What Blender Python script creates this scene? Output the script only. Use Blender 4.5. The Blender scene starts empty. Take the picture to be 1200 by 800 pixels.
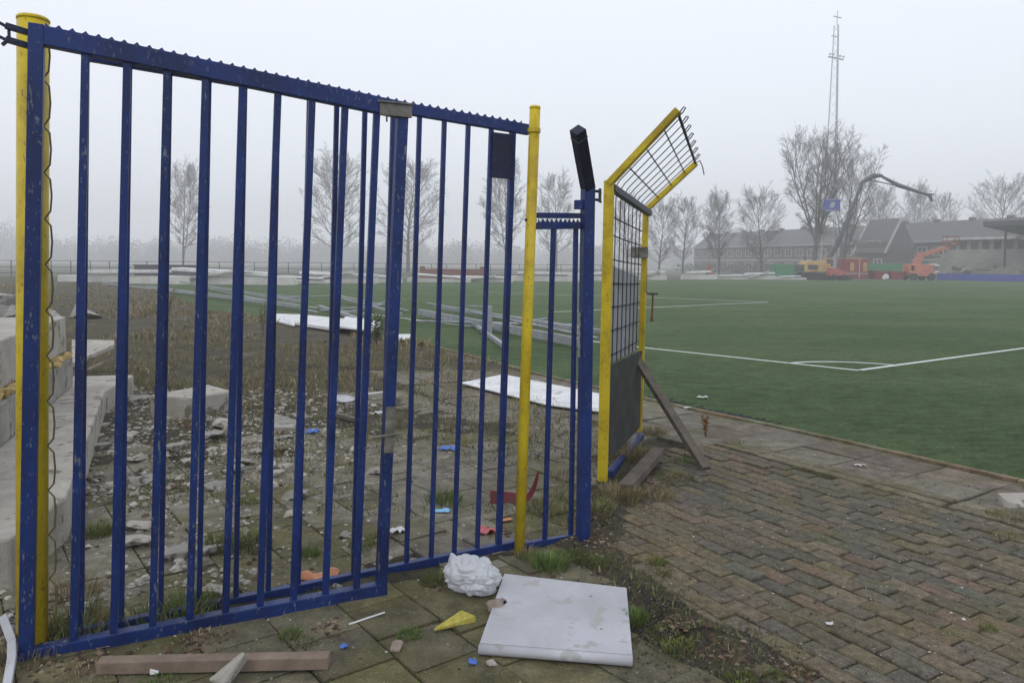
import bpy, bmesh, math, random
from mathutils import Vector, Matrix, noise
R = math.radians
random.seed(7)
SC = bpy.context.scene
COL = SC.collection

# ------------------------------------------------------------------ camera
FPX, PX, PY = 880.0, 600.0, 355.0
cd = bpy.data.cameras.new("camera"); cam = bpy.data.objects.new("camera", cd); COL.objects.link(cam)
cd.sensor_width = 36.0; cd.lens = FPX*36/1200; cd.shift_y = -45/1200; cd.clip_start = .05; cd.clip_end = 3000
CM = Matrix.Translation((0, 0, 1.6)) @ Matrix.Rotation(R(90-3.06), 4, 'X') @ Matrix.Rotation(R(0.5), 4, 'Z')
cam.matrix_world = CM
SC.camera = cam
CR = CM.to_3x3()

# ------------------------------------------------------------------ sky and sun
w = bpy.data.worlds.new("World"); SC.world = w; w.use_nodes = True
nt = w.node_tree; nt.nodes.clear()
sky = nt.nodes.new('ShaderNodeTexSky'); sky.sky_type = 'NISHITA'; sky.sun_disc = False
SUN_EL, SUN_AZ = R(42), R(200)
sky.sun_elevation = SUN_EL; sky.sun_rotation = SUN_AZ; sky.dust_density = 6; sky.air_density = 1.0
mix = nt.nodes.new('ShaderNodeMix'); mix.data_type = 'RGBA'; mix.inputs[0].default_value = 0.93
# overcast deck over the blue: brighter overhead than low down, as real cloud is
wc = nt.nodes.new('ShaderNodeTexCoord'); sx_ = nt.nodes.new('ShaderNodeSeparateXYZ'); nt.links.new(wc.outputs['Generated'], sx_.inputs[0])
mr = nt.nodes.new('ShaderNodeMapRange'); nt.links.new(sx_.outputs['Z'], mr.inputs[0])
mr.inputs[1].default_value = 0; mr.inputs[2].default_value = 1; mr.inputs[3].default_value = 1.15; mr.inputs[4].default_value = 1.24
vm = nt.nodes.new('ShaderNodeVectorMath'); vm.operation = 'SCALE'; vm.inputs[0].default_value = (8.75, 9.15, 10.05)
nt.links.new(mr.outputs[0], vm.inputs['Scale']); nt.links.new(vm.outputs[0], mix.inputs['B'])
nt.links.new(sky.outputs[0], mix.inputs['A'])
bg = nt.nodes.new('ShaderNodeBackground'); bg.inputs[1].default_value = 0.103
out = nt.nodes.new('ShaderNodeOutputWorld')
nt.links.new(mix.outputs['Result'], bg.inputs[0]); nt.links.new(bg.outputs[0], out.inputs[0])
sl = bpy.data.lights.new("sun", 'SUN'); sl.energy = 0.5; sl.angle = R(25); sl.color = (1, .97, .93)
so = bpy.data.objects.new("sun", sl); COL.objects.link(so)
so.rotation_euler = (R(48), 0, math.pi - SUN_AZ + 0.0)
SC.view_settings.view_transform = 'Standard'; SC.view_settings.look = 'None'
SC.view_settings.exposure = 0.0; SC.view_settings.gamma = 1
SC.view_settings.use_curve_mapping = False
SC.cycles.max_bounces = 8; SC.cycles.diffuse_bounces = 3; SC.cycles.glossy_bounces = 2
SC.cycles.transparent_max_bounces = 8; SC.cycles.volume_bounces = 4
SC.cycles.use_denoising = True

HAZE_DENSITY = 0.0027

# ------------------------------------------------------------------ measuring helpers
def ray(px, py):
    return (CR @ Vector(((px-PX)/FPX, -(py-PY)/FPX, -1.0)))
def at(px, py, Y):
    d = ray(px, py); return Vector((0, 0, 1.6)) + d*(Y/d.y)
def gnd(px, py, z=0.0):
    d = ray(px, py); return Vector((0, 0, 1.6)) + d*((z-1.6)/d.z)

# ------------------------------------------------------------------ materials
def _nodes(name):
    m = bpy.data.materials.new(name); m.use_nodes = True
    t = m.node_tree; b = t.nodes['Principled BSDF']; return m, t, b
def ramp(t, src, stops):
    r = t.nodes.new('ShaderNodeValToRGB'); r.color_ramp.interpolation = 'LINEAR'
    e = r.color_ramp.elements
    e[0].position, e[0].color = stops[0][0], (*stops[0][1], 1)
    e[1].position, e[1].color = stops[-1][0], (*stops[-1][1], 1)
    for p, c in stops[1:-1]:
        x = e.new(p); x.color = (*c, 1)
    t.links.new(src, r.inputs[0]); return r.outputs[0]
def tex(t, scale, detail=6, rough=.6, dist=0, vec=None, kind='noise'):
    if kind == 'noise':
        n = t.nodes.new('ShaderNodeTexNoise'); n.inputs['Scale'].default_value = scale
        n.inputs['Detail'].default_value = detail; n.inputs['Roughness'].default_value = rough
        n.inputs['Distortion'].default_value = dist
    else:
        n = t.nodes.new('ShaderNodeTexVoronoi'); n.inputs['Scale'].default_value = scale
    if vec is not None: t.links.new(vec, n.inputs['Vector'])
    return n.outputs[0]
def coords(t, which='Object', scale=(1, 1, 1)):
    c = t.nodes.new('ShaderNodeTexCoord'); mp = t.nodes.new('ShaderNodeMapping')
    mp.inputs['Scale'].default_value = scale
    t.links.new(c.outputs[which], mp.inputs[0]); return mp.outputs[0]
def mixc(t, fac, a, b, mode='MIX'):
    m = t.nodes.new('ShaderNodeMix'); m.data_type = 'RGBA'; m.blend_type = mode
    for v, i in ((fac, 0), (a, 'A'), (b, 'B')):
        s = m.inputs[i]
        if isinstance(v, bpy.types.NodeSocket): t.links.new(v, s)
        elif isinstance(v, (int, float)): s.default_value = v
        else: s.default_value = (*v, 1)
    return m.outputs['Result']
def bump(t, b, src, strength=.4, dist=.01):
    n = t.nodes.new('ShaderNodeBump'); n.inputs['Strength'].default_value = strength
    n.inputs['Distance'].default_value = dist
    t.links.new(src, n.inputs['Height']); t.links.new(n.outputs[0], b.inputs['Normal'])

def paint(name, base, dark, chip=(.22, .23, .24), rust=(.06, .03, .02), chips=.66, rough=.42):
    m, t, b = _nodes(name)
    v = coords(t)
    c = ramp(t, tex(t, 3.5, 4, vec=v), [(.3, dark), (.65, base)])
    vs = coords(t, scale=(1, 1, .35))
    k = ramp(t, tex(t, 20, 8, .62, vec=vs), [(chips, (0, 0, 0)), (chips+.025, (1, 1, 1))])
    k2 = ramp(t, tex(t, 95, 3, .6, vec=vs), [(.63, (0, 0, 0)), (.66, (.8, .8, .8))])
    r = ramp(t, tex(t, 9, 8, .7, vec=v), [(max(chips, .66)+.03, (0, 0, 0)), (max(chips, .66)+.06, (1, 1, 1))])
    c = mixc(t, k, c, chip); c = mixc(t, k2, c, tuple(min(1, x*1.0) for x in chip)); c = mixc(t, r, c, rust)
    t.links.new(c, b.inputs['Base Color'])
    dirt = ramp(t, tex(t, 2.2, 8, .7, vec=v), [(.46, (1, 1, 1)), (.62, (.62, .60, .58))]); c = mixc(t, 1.0, c, dirt, 'MULTIPLY')
    t.links.new(c, b.inputs['Base Color'])
    b.inputs['Roughness'].default_value = rough; b.inputs['Specular IOR Level'].default_value = .32
    bump(t, b, tex(t, 60, 4, vec=v), .3, .002)
    return m
def rough_mat(name, stops, scale=6, rough=.85, bumps=.4, bscale=40, metallic=0, spots=None, which='Object', bdist=.006):
    m, t, b = _nodes(name); v = coords(t, which)
    c = ramp(t, tex(t, scale, 8, .65, .3, vec=v), stops)
    if spots:
        k = ramp(t, tex(t, spots[1], 5, .6, vec=v), [(spots[2], (0, 0, 0)), (spots[2]+.05, (1, 1, 1))])
        c = mixc(t, k, c, spots[0])
    t.links.new(c, b.inputs['Base Color']); b.inputs['Roughness'].default_value = rough
    b.inputs['Metallic'].default_value = metallic
    if bumps: bump(t, b, tex(t, bscale, 6, .65, vec=v), bumps, bdist)
    return m
def tone_mat(name, scale=18, rough=.9, moss=(.085, .085, .022), mossat=.58, grit=True, spec=.3):
    """base colour from the per-face 'tone' colour, weathered by noise"""
    m, t, b = _nodes(name); v = coords(t)
    a = t.nodes.new('ShaderNodeAttribute'); a.attribute_name = 'tone'
    c = mixc(t, 1.0, a.outputs[0], ramp(t, tex(t, scale, 8, .7, vec=v), [(.36, (.58, .56, .53)), (.5, (.97, .96, .94)), (.64, (1.38, 1.36, 1.30))]), 'MULTIPLY')
    if moss:
        k = ramp(t, tex(t, 1.4, 7, .72, .4, vec=v), [(mossat-.1, (0, 0, 0)), (mossat+.12, (.75, .75, .75))])
        c = mixc(t, k, c, moss)
    if grit:
        k = ramp(t, tex(t, 70, 2, .5, vec=v), [(.69, (0, 0, 0)), (.74, (.55, .55, .55))])
        c = mixc(t, k, c, (.42, .40, .36))
    if grit:
        c = mixc(t, 1.0, c, (1.06, 1.02, .91), 'MULTIPLY')
        c = mixc(t, 1.0, c, ramp(t, tex(t, 150, 3, .8, vec=v), [(.35, (.62, .62, .62)), (.65, (1.34, 1.34, 1.32))]), 'MULTIPLY')
    t.links.new(c, b.inputs['Base Color']); b.inputs['Roughness'].default_value = rough
    b.inputs['Specular IOR Level'].default_value = spec
    bump(t, b, tex(t, 110, 5, .7, vec=v), .7, .004)
    return m
def plain(name, col, rough=.6, metallic=0, var=.15, spec=.5):
    m, t, b = _nodes(name); v = coords(t)
    lo = tuple(max(0, x*(1-var)) for x in col); hi = tuple(min(1, x*(1+var)) for x in col)
    t.links.new(ramp(t, tex(t, 5, 6, .65, vec=v), [(.3, lo), (.7, hi)]), b.inputs['Base Color'])
    b.inputs['Roughness'].default_value = rough; b.inputs['Metallic'].default_value = metallic
    b.inputs['Specular IOR Level'].default_value = spec
    return m

M = {}
M['blue'] = paint('blue_paint', (.008, .030, .158), (.006, .020, .11), chip=(.10, .12, .17), chips=.71)
M['blue_dark'] = paint('dark_blue_paint_and_shade', (.007, .013, .052), (.006, .009, .032), chip=(.07, .08, .10), chips=.72)
M['blue_worn'] = paint('worn_blue_paint', (.009, .031, .15), (.007, .021, .105), chip=(.15, .17, .19), chips=.635)
M['yellow'] = paint('yellow_paint', (.64, .49, .020), (.52, .38, .014), chip=(.14, .11, .06), rust=(.10, .045, .015), chips=.70)
M['galv'] = rough_mat('galvanised_steel', [(.3, (.20, .21, .22)), (.7, (.36, .38, .40))], 5, .5, .1, metallic=.3)
M['old_metal'] = rough_mat('weathered_metal', [(.3, (.07, .065, .055)), (.7, (.26, .25, .22))], 14, .6, .3, metallic=.3)
M['wire'] = plain('dark_wire', (.022, .022, .028), .55)
M['wire_olive'] = plain('olive_wire', (.12, .10, .03), .6)
M['rust'] = rough_mat('rusty_iron', [(.3, (.07, .025, .012)), (.7, (.24, .09, .03))], 20, .8, .4)
M['board'] = rough_mat('dark_board', [(.38, (.008, .008, .008)), (.52, (.018, .018, .017)), (.64, (.040, .040, .037))], 5, .75, .3, which='Object')
M['grey_panel'] = rough_mat('grey_panel', [(.3, (.22, .23, .25)), (.7, (.33, .34, .36))], 3, .6, .05)
M['white_panel'] = rough_mat('white_sheet', [(.38, (.36, .365, .385)), (.62, (.45, .455, .49))], 2.6, .5, .12, spots=((.335, .335, .325), 9, .60))
M['white_sheet'] = rough_mat('dirty_white_sheet', [(.35, (.50, .505, .51)), (.6, (.68, .68, .68))], 2.5, .6, .2, spots=((.33, .32, .28), 6, .62))
M['concrete'] = rough_mat('broken_concrete', [(.25, (.16, .15, .135)), (.5, (.27, .26, .235)), (.75, (.38, .365, .33))], 4, .92, .9, 45, spots=((.11, .10, .085), 6, .58), bdist=.012)
M['pale_concrete'] = rough_mat('pale_concrete', [(.22, (.20, .185, .155)), (.45, (.34, .315, .275)), (.75, (.46, .44, .39))], 3, .92, .9, 40, spots=((.17, .15, .12), 7, .58), bdist=.012)
M['far_concrete'] = rough_mat('far_concrete', [(.3, (.34, .33, .31)), (.7, (.62, .61, .58))], .7, .9, 0)
M['foam'] = rough_mat('yellow_foam', [(.3, (.34, .22, .07)), (.7, (.62, .47, .20))], 25, .95, .8, 50, bdist=.02)
M['wood_grey'] = rough_mat('grey_timber', [(.3, (.055, .045, .035)), (.7, (.14, .115, .09))], 9, .85, .5, 50)
M['wood_brown'] = rough_mat('brown_timber', [(.25, (.10, .07, .05)), (.5, (.19, .14, .105)), (.8, (.26, .20, .15))], 8, .8, .4, 60)
M['bark'] = plain('bark', (.10, .092, .084), .9)
M['twig'] = plain('twig', (.125, .115, .108), .9)
M['yellow_stone'] = rough_mat('mossy_yellow_stone', [(.3, (.26, .22, .03)), (.7, (.52, .46, .10))], 40, .95, .8, 60)
M['stone_brown'] = rough_mat('brown_stone', [(.3, (.16, .12, .10)), (.7, (.32, .26, .22))], 18, .95, .6, 60)
M['blue_plastic'] = plain('blue_plastic', (.06, .15, .48), .45)
M['light_blue'] = plain('light_blue_plastic', (.22, .48, .72), .5)
M['red_plastic'] = plain('red_plastic', (.13, .010, .013), .45)
M['pink_plastic'] = plain('pink_plastic', (.50, .12, .13), .5)
M['orange_plastic'] = plain('orange_plastic', (.55, .22, .10), .5)
M['paver'] = tone_mat('concrete_brick_paver', 22, mossat=.60)
M['tile'] = tone_mat('paving_tile', 7, mossat=.57)
M['plants'] = tone_mat('plant_blades', 4, .8, moss=None, grit=False)
M['stones'] = tone_mat('loose_stones', 30, .92, moss=None, grit=False)

# soil: mottled brown earth, olive moss and dead growth
m, t, b = _nodes('soil'); v = coords(t)
c = ramp(t, tex(t, 2.3, 9, .72, .5, vec=v), [(.34, (.040, .035, .028)), (.45, (.090, .079, .062)), (.55, (.105, .101, .058)), (.66, (.19, .17, .13))])
c = mixc(t, ramp(t, tex(t, 45, 5, .7, vec=v), [(.52, (0, 0, 0)), (.68, (.5, .5, .5))]), c, (.17, .15, .11))
c = mixc(t, ramp(t, tex(t, 30, 6, .7, vec=v), [(.30, (.8, .8, .8)), (.45, (0, 0, 0))]), c, (.022, .019, .014))
t.links.new(c, b.inputs['Base Color']); b.inputs['Roughness'].default_value = .97; b.inputs['Specular IOR Level'].default_value = .15
bump(t, b, tex(t, 35, 8, .8, vec=v), 1.0, .05); M['soil'] = m
# artificial turf
m, t, b = _nodes('artificial_turf'); v = coords(t); vv = coords(t, scale=(1, 2.6, 1))
c = ramp(t, tex(t, 20, 8, .82, .3, vec=vv), [(.38, (.028, .050, .014)), (.48, (.062, .104, .036)), (.55, (.086, .134, .052)), (.64, (.160, .218, .112))])
c = mixc(t, 1.0, c, ramp(t, tex(t, 3.2, 8, .72, .5, vec=vv), [(.40, (.68, .72, .66)), (.50, (1, 1, 1)), (.60, (1.34, 1.28, 1.34))]), 'MULTIPLY')
c = mixc(t, 1.0, c, ramp(t, tex(t, .16, 4, .6, vec=vv), [(.42, (.84, .88, .84)), (.58, (1.15, 1.10, 1.14))]), 'MULTIPLY')
t.links.new(c, b.inputs['Base Color']); b.inputs['Roughness'].default_value = .85; b.inputs['Specular IOR Level'].default_value = .12
bump(t, b, tex(t, 60, 4, .8, vec=v), 1.0, .03); M['turf'] = m
M['line'] = rough_mat('white_line', [(.3, (.45, .47, .45)), (.7, (.68, .70, .68))], 20, .8, .3, 70)
m, t, b = _nodes('far_ground')
t.links.new(ramp(t, tex(t, .08, 6, vec=coords(t)), [(.3, (.05, .06, .03)), (.7, (.10, .10, .06))]), b.inputs['Base Color'])
b.inputs['Roughness'].default_value = 1; M['field'] = m

# ------------------------------------------------------------------ object helpers
def tag(o, label=None, cat=None, group=None, kind=None):
    if label: o['label'] = label
    if cat: o['category'] = cat
    if group: o['group'] = group
    if kind: o['kind'] = kind
    elif cat: o['kind'] = 'thing'
    return o
def empty(name, loc=(0, 0, 0), rz=0, label=None, cat=None, group=None, mat=None):
    o = bpy.data.objects.new(name, None); COL.objects.link(o)
    o.empty_display_size = .1
    if mat is not None: o.matrix_world = mat
    else: o.location = loc; o.rotation_euler = (0, 0, rz)
    return tag(o, label, cat, group)
def kids(o): return [c for c in bpy.data.objects if c.parent == o]
class MB:
    def __init__(s): s.v = []; s.f = []; s.c = []; s.col = None
    def add(s, vs, fs):
        n = len(s.v); s.v.extend([tuple(x) for x in vs])
        s.f.extend([tuple(i+n for i in f) for f in fs]); s.c.extend([s.col]*len(fs)); return s
    def hexa(s, p):                                   # p: 4 bottom + 4 top corners, both counter-clockwise
        return s.add(p, [(3, 2, 1, 0), (4, 5, 6, 7), (0, 1, 5, 4), (1, 2, 6, 5), (2, 3, 7, 6), (3, 0, 4, 7)])
    def box(s, c, d, rz=0, m=None):
        x, y, z = d[0]/2, d[1]/2, d[2]/2
        p = [Vector(q) for q in ((-x, -y, -z), (x, -y, -z), (x, y, -z), (-x, y, -z), (-x, -y, z), (x, -y, z), (x, y, z), (-x, y, z))]
        mm = m if m is not None else Matrix.Rotation(rz, 3, 'Z')
        return s.hexa([mm @ q + Vector(c) for q in p])
    def bar(s, a, b, w, h, up=(0, 0, 1)):
        a, b = Vector(a), Vector(b); d = (b-a).normalized(); up = Vector(up)
        x = d.cross(up)
        if x.length < 1e-4: x = d.cross(Vector((1, 0, 0)))
        x.normalize(); u = x.cross(d).normalized()
        p = [a-x*w/2-u*h/2, a+x*w/2-u*h/2, b+x*w/2-u*h/2, b-x*w/2-u*h/2, a-x*w/2+u*h/2, a+x*w/2+u*h/2, b+x*w/2+u*h/2, b-x*w/2+u*h/2]
        return s.hexa(p)
    def tube(s, pts, r, n=8, cap=True):
        pts = [Vector(p) for p in pts]; k = len(pts)
        rs = r if isinstance(r, (list, tuple)) else [r]*k
        vs = []; fs = []; u = None
        for i, p in enumerate(pts):
            d = (pts[min(i+1, k-1)]-pts[max(i-1, 0)]).normalized()
            if u is None:
                u = d.cross(Vector((0, 0, 1)))
                if u.length < .05: u = d.cross(Vector((0, 1, 0)))
            u = (u - d*u.dot(d)).normalized(); q = d.cross(u)
            for j in range(n):
                a = 2*math.pi*j/n; vs.append(p + (u*math.cos(a)+q*math.sin(a))*rs[i])
        for i in range(k-1):
            for j in range(n):
                a, b_ = i*n+j, i*n+(j+1) % n
                fs.append((a, b_, b_+n, a+n))
        if cap: fs.append(tuple(range(n-1, -1, -1))); fs.append(tuple(range((k-1)*n, k*n)))
        return s.add(vs, fs)
    def prism(s, poly, z0, z1):                       # poly: ccw 2D or 3D points, vertical walls
        n = len(poly)
        vs = [(p[0], p[1], z0) for p in poly]+[(p[0], p[1], z1) for p in poly]
        fs = [tuple(range(n-1, -1, -1)), tuple(range(n, 2*n))]+[(i, (i+1) % n, (i+1) % n+n, i+n) for i in range(n)]
        return s.add(vs, fs)
    def rock(s, c, size, seed, rough=.25, flat=False, rz=0, cuts=1):
        rnd = random.Random(seed)
        bm = bmesh.new()
        for _ in range(16):
            q = Vector((rnd.uniform(-1, 1), rnd.uniform(-1, 1), rnd.uniform(-1, 1)))
            mx = max(abs(q.x), abs(q.y), abs(q.z)); q = q/mx*(1-rough*rnd.random())
            bm.verts.new(q)
        bmesh.ops.convex_hull(bm, input=bm.verts)
        bmesh.ops.delete(bm, geom=[x for x in bm.verts if not x.link_faces], context='VERTS')
        bm.verts.index_update()
        rot = Matrix.Rotation(rz, 3, 'Z')
        vs = [rot @ Vector((q.co.x*size[0]/2, q.co.y*size[1]/2, q.co.z*size[2]/2))+Vector(c) for q in bm.verts]
        fs = [tuple(x.index for x in f.verts) for f in bm.faces]
        bm.free(); return s.add(vs, fs)
    def build(s, name, mat, parent=None, bevel=0, smooth=False):
        me = bpy.data.meshes.new(name); me.from_pydata(s.v, [], s.f); me.update()
        if any(x is not None for x in s.c):
            at_ = me.attributes.new('tone', 'FLOAT_COLOR', 'FACE')
            flat = []
            for x in s.c: flat.extend((*(x or (.2, .2, .2)), 1))
            at_.data.foreach_set('color', flat)
        me.materials.append(mat)
        if smooth: me.polygons.foreach_set('use_smooth', [True]*len(me.polygons))
        o = bpy.data.objects.new(name, me); COL.objects.link(o)
        if parent is not None: o.parent = parent
        if bevel:
            md = o.modifiers.new('bevel', 'BEVEL'); md.width = bevel; md.segments = 2; md.limit_method = 'ANGLE'; md.angle_limit = R(35)
        return o
def copy_tree(o, parent=None):
    c = o.copy(); COL.objects.link(c)
    if parent is not None: c.parent = parent
    for ch in kids(o): copy_tree(ch, c)
    return c
def fbm(x, y, s=1.0, o=5):
    return noise.fractal(Vector((x*s, y*s, 3.7)), 1.0, 2.0, o)
ORD = ['first', 'second', 'third', 'fourth', 'fifth', 'sixth', 'seventh', 'eighth', 'ninth', 'tenth', 'eleventh', 'twelfth', 'thirteenth', 'fourteenth', 'fifteenth', 'sixteenth', 'seventeenth', 'eighteenth', 'nineteenth', 'twentieth', 'twenty-first', 'twenty-second', 'twenty-third', 'twenty-fourth']
def order_labels(objs, text):
    bpy.context.view_layer.update()
    for i, o in enumerate(sorted(objs, key=lambda q: q.matrix_world.translation.x/q.matrix_world.translation.y)): o['label'] = text % ORD[i]
def lerp(a, b, t): return a+(b-a)*t
def interp(pts, y):                                   # pts: (y, x) ascending in y
    if y <= pts[0][0]:
        (a, b), (c, d) = pts[0], pts[1]
    elif y >= pts[-1][0]:
        (a, b), (c, d) = pts[-2], pts[-1]
    else:
        for i in range(len(pts)-1):
            if pts[i][0] <= y <= pts[i+1][0]: (a, b), (c, d) = pts[i], pts[i+1]; break
    return b+(d-b)*(y-a)/(c-a)

# ------------------------------------------------------------------ ground layout
edge_px = [(1200, 564), (1000, 519), (910, 499), (820, 481), (640, 440), (500, 403), (308, 374), (242, 365), (180, 341)]
E = sorted([(p.y, p.x) for p in (gnd(*q) for q in edge_px)])
E = [(E[0][0]-4, E[0][1]+2.75)] + E + [(E[-1][0]+30, E[-1][1]-20)]
def xe(y): return interp(E, y)
bnd_px = [(722, 560), (716, 590), (700, 640), (757, 690), (800, 740), (880, 800)]
B = sorted([(p.y, p.x) for p in (gnd(*q) for q in bnd_px)])
B = [(B[0][0]-2.5, B[0][1]+1.1)] + B + [(7.0, 1.05), (8.0, .7)]
def xb(y): return interp(B, y)
SX, SY = .864, .503                                   # unit normal of the pitch edge
def sd(x, y): return (x-xe(y))*SX                     # distance from the pitch edge, positive on the turf
def pathw(y): return .93 if y < 7.4 else lerp(.93, 2.0, min(1, (y-7.4)/1.2))

def soil_h(x, y):
    s = sd(x, y)
    n = fbm(x, y, .9)*.030 + fbm(x+9, y, 5.0)*.011
    h = -.034 + n
    if x < xb(y) and s < -pathw(y):                                   # tiles inside: overgrown with distance
        h += .030*max(0, min(1, (y-5.2)/2.5)) + .02*max(0, min(1, (-1.6-x)/1.5))
    h += .050*math.exp(-((x-xb(y))/.14)**2)*(1 if 3.1 < y < 6.2 else .35)
    h += .055*math.exp(-(((x-.93)/.24)**2+((y-3.06)/.22)**2))          # bare patch beside the white panel
    h += .05*math.exp(-(((x-1.02)/.3)**2+((y-5.9)/.45)**2))             # under the brace
    h += .05*math.exp(-(((x-3.45)/.32)**2+((y-4.75)/.25)**2))
    ft = (x+1.9)*.46 - (y-2.98)*.888                                   # along the gate line
    if -2.4 < x < .4: h += .035*math.exp(-((ft+.06)/.12)**2)
    if s > -pathw(y)-.12: h = min(h, -.02+n*.3)
    if s > -.02: h = -.14
    if y > 11 and s <= -.02: h = max(h, -.01)+.05*max(0, fbm(x, y, .35)+.2)
    if x < -5 and s <= -.02: h += .10*min(1, (-5-x)/4)
    return h

bmat = M['soil']
def gridsheet(name, x0, x1, y0, y1, st):
    nx, ny = int((x1-x0)/st)+1, int((y1-y0)/st)+1
    g = MB(); vs = []
    for j in range(ny):
        y = y0+(y1-y0)*j/(ny-1)
        for i in range(nx):
            x = x0+(x1-x0)*i/(nx-1); vs.append((x, y, soil_h(x, y)))
    fs = [(j*nx+i, j*nx+i+1, (j+1)*nx+i+1, (j+1)*nx+i) for j in range(ny-1) for i in range(nx-1)]
    g.add(vs, fs); o = g.build(name, bmat, smooth=True); return tag(o, kind='structure')
gridsheet('soil', -6, 5, 1.0, 12, .05)
gridsheet('soil', -60, 2, 12, 62, .4)
gridsheet('soil', -30, -6, -2, 12, .3)

g = MB(); g.add([(-600, -60, -.16), (600, -60, -.16), (600, 640, -.16), (-600, 640, -.16)], [(0, 1, 2, 3)])
tag(g.build('ground', M['field']), kind='structure')

# pitch
far_l, far_r = gnd(150, 327), Vector((150, 104, 0))
poly = [(xe(y), y) for y in [E[0][0]-3]+[e[0] for e in E[:-1]]]
poly = poly + [(-34, 62), (-20, 66), (10, 74), (36, 88), (150, 108), (150, E[0][0]-3)]
bm = bmesh.new(); vs = [bm.verts.new((p[0], p[1], 0)) for p in reversed(poly)]
f = bm.faces.new(vs); bmesh.ops.triangulate(bm, faces=[f])
bmesh.ops.recalc_face_normals(bm, faces=bm.faces)
for f in bm.faces:
    if f.normal.z < 0: f.normal_flip()
me = bpy.data.meshes.new('pitch'); bm.to_mesh(me); bm.free(); me.materials.append(M['turf'])
pitch = bpy.data.objects.new('pitch', me); COL.objects.link(pitch); tag(pitch, kind='structure')

# painted lines, 4 mm above the turf
def line(a, b, w=.11, z=.004):
    a, b = Vector(a), Vector(b); d = (b-a).normalized(); n = Vector((-d.y, d.x, 0))*w/2
    g = MB(); g.add([(p.x, p.y, z) for p in (a-n, b-n, b+n, a+n)], [(0, 1, 2, 3)])
    tag(g.build('pitch_line', M['line']), kind='structure')
C0 = gnd(1006, 434); A1 = gnd(760, 408); A2 = gnd(466, 372); S1 = gnd(1200, 408)
line(C0, C0+(A1-C0)*1.0, .095); line(A1, A2, .10, .004)
line(A2, A2+(A2-A1)*.8, .10, .004)
line(C0+(S1-C0).normalized()*.05, C0+(S1-C0)*9, .095, .0055)
P1 = gnd(900, 354); line(P1, gnd(757, 360.5), .12, .004); line(gnd(757, 360.5), gnd(640, 366), .12, .0045)
line(P1, gnd(770, 349), .14, .0055)
line(gnd(770, 349), gnd(560, 342), .14, .0045)
ua, ub = (A1-C0).normalized(), (S1-C0).normalized()
g = MB(); vs = []; K = 14
for i in range(K+1):
    t_ = i/K*math.pi/2; d = (ua*math.cos(t_)+ub*math.sin(t_))
    vs += [tuple(C0+d*1.02)[:2]+(.007,), tuple(C0+d*1.12)[:2]+(.007,)]
g.add(vs, [(2*i, 2*i+1, 2*i+3, 2*i+2) for i in range(K)])
tag(g.build('pitch_line', M['line']), kind='structure')

# paving pieces
def paver(g, c, u, n, L, W, z, th, ch, rnd, tilt=.006):
    cx, cy = c; L, W = L/2, W/2
    tx, ty = rnd.uniform(-tilt, tilt), rnd.uniform(-tilt, tilt)
    def P(a, b_, zz): return (cx+u[0]*a+n[0]*b_, cy+u[1]*a+n[1]*b_, zz+a*tx*2+b_*ty*2)
    q = [(-L, -W), (L, -W), (L, W), (-L, W)]
    j = [(a+rnd.uniform(-.002, .002), b_+rnd.uniform(-.002, .002)) for a, b_ in q]
    top = [P(a*(1-ch/L), b_*(1-ch/W), z) for a, b_ in j]
    mid = [P(a, b_, z-ch*.9) for a, b_ in j]; bot = [P(a, b_, z-th) for a, b_ in j]
    vs = top+mid+bot
    fs = [(0, 1, 2, 3)]+[(4+i, 4+(i+1) % 4, (i+1) % 4, i) for i in range(4)]+[(8+i, 8+(i+1) % 4, 4+(i+1) % 4, 4+i) for i in range(4)]
    g.add(vs, fs)
rnd = random.Random(3)
u = (-SY, SX); u = (.503, -.864); n_ = (.864, .503)
g = MB(); L, W = .21, .105
pal = [(.108, .094, .078), (.098, .089, .077), (.088, .084, .075), (.082, .084, .076), (.122, .092, .076), (.112, .100, .070), (.095, .089, .080), (.130, .110, .088), (.100, .090, .076), (.092, .086, .074)]
for r_ in range(-80, 80):
    for k in range(-60, 60):
        a = k*(L+.008)+(r_ % 2)*(L+.008)/2; q = r_*(W+.008)+4.0+.02
        x, y = n_[0]*q+u[0]*a, n_[1]*q+u[1]*a
        # origin of the along axis near the gate
        x += 0; y += 0
        if y < 1.2 or y > 7.6 or x > 7.5: continue
        s = sd(x, y)
        if s > -pathw(6)-.26 or x < xb(y)+.07 or (y > 6.5 and x < 1.6): continue
        cl = rnd.choice(pal); k2 = .88+.3*rnd.random()
        patch = fbm(x, y, .8)
        if patch > .15: cl = tuple(lerp(a_, b_, .5) for a_, b_ in zip(cl, (.118, .102, .062)))
        g.col = tuple(c_*k2 for c_ in cl)
        z = .0+fbm(x, y, .9)*.018+rnd.uniform(-.004, .004)
        paver(g, (x, y), u, n_, L, W, z, .07, .006, rnd, .022)
tag(g.build('brick_paving', M['paver']), kind='structure')
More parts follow.
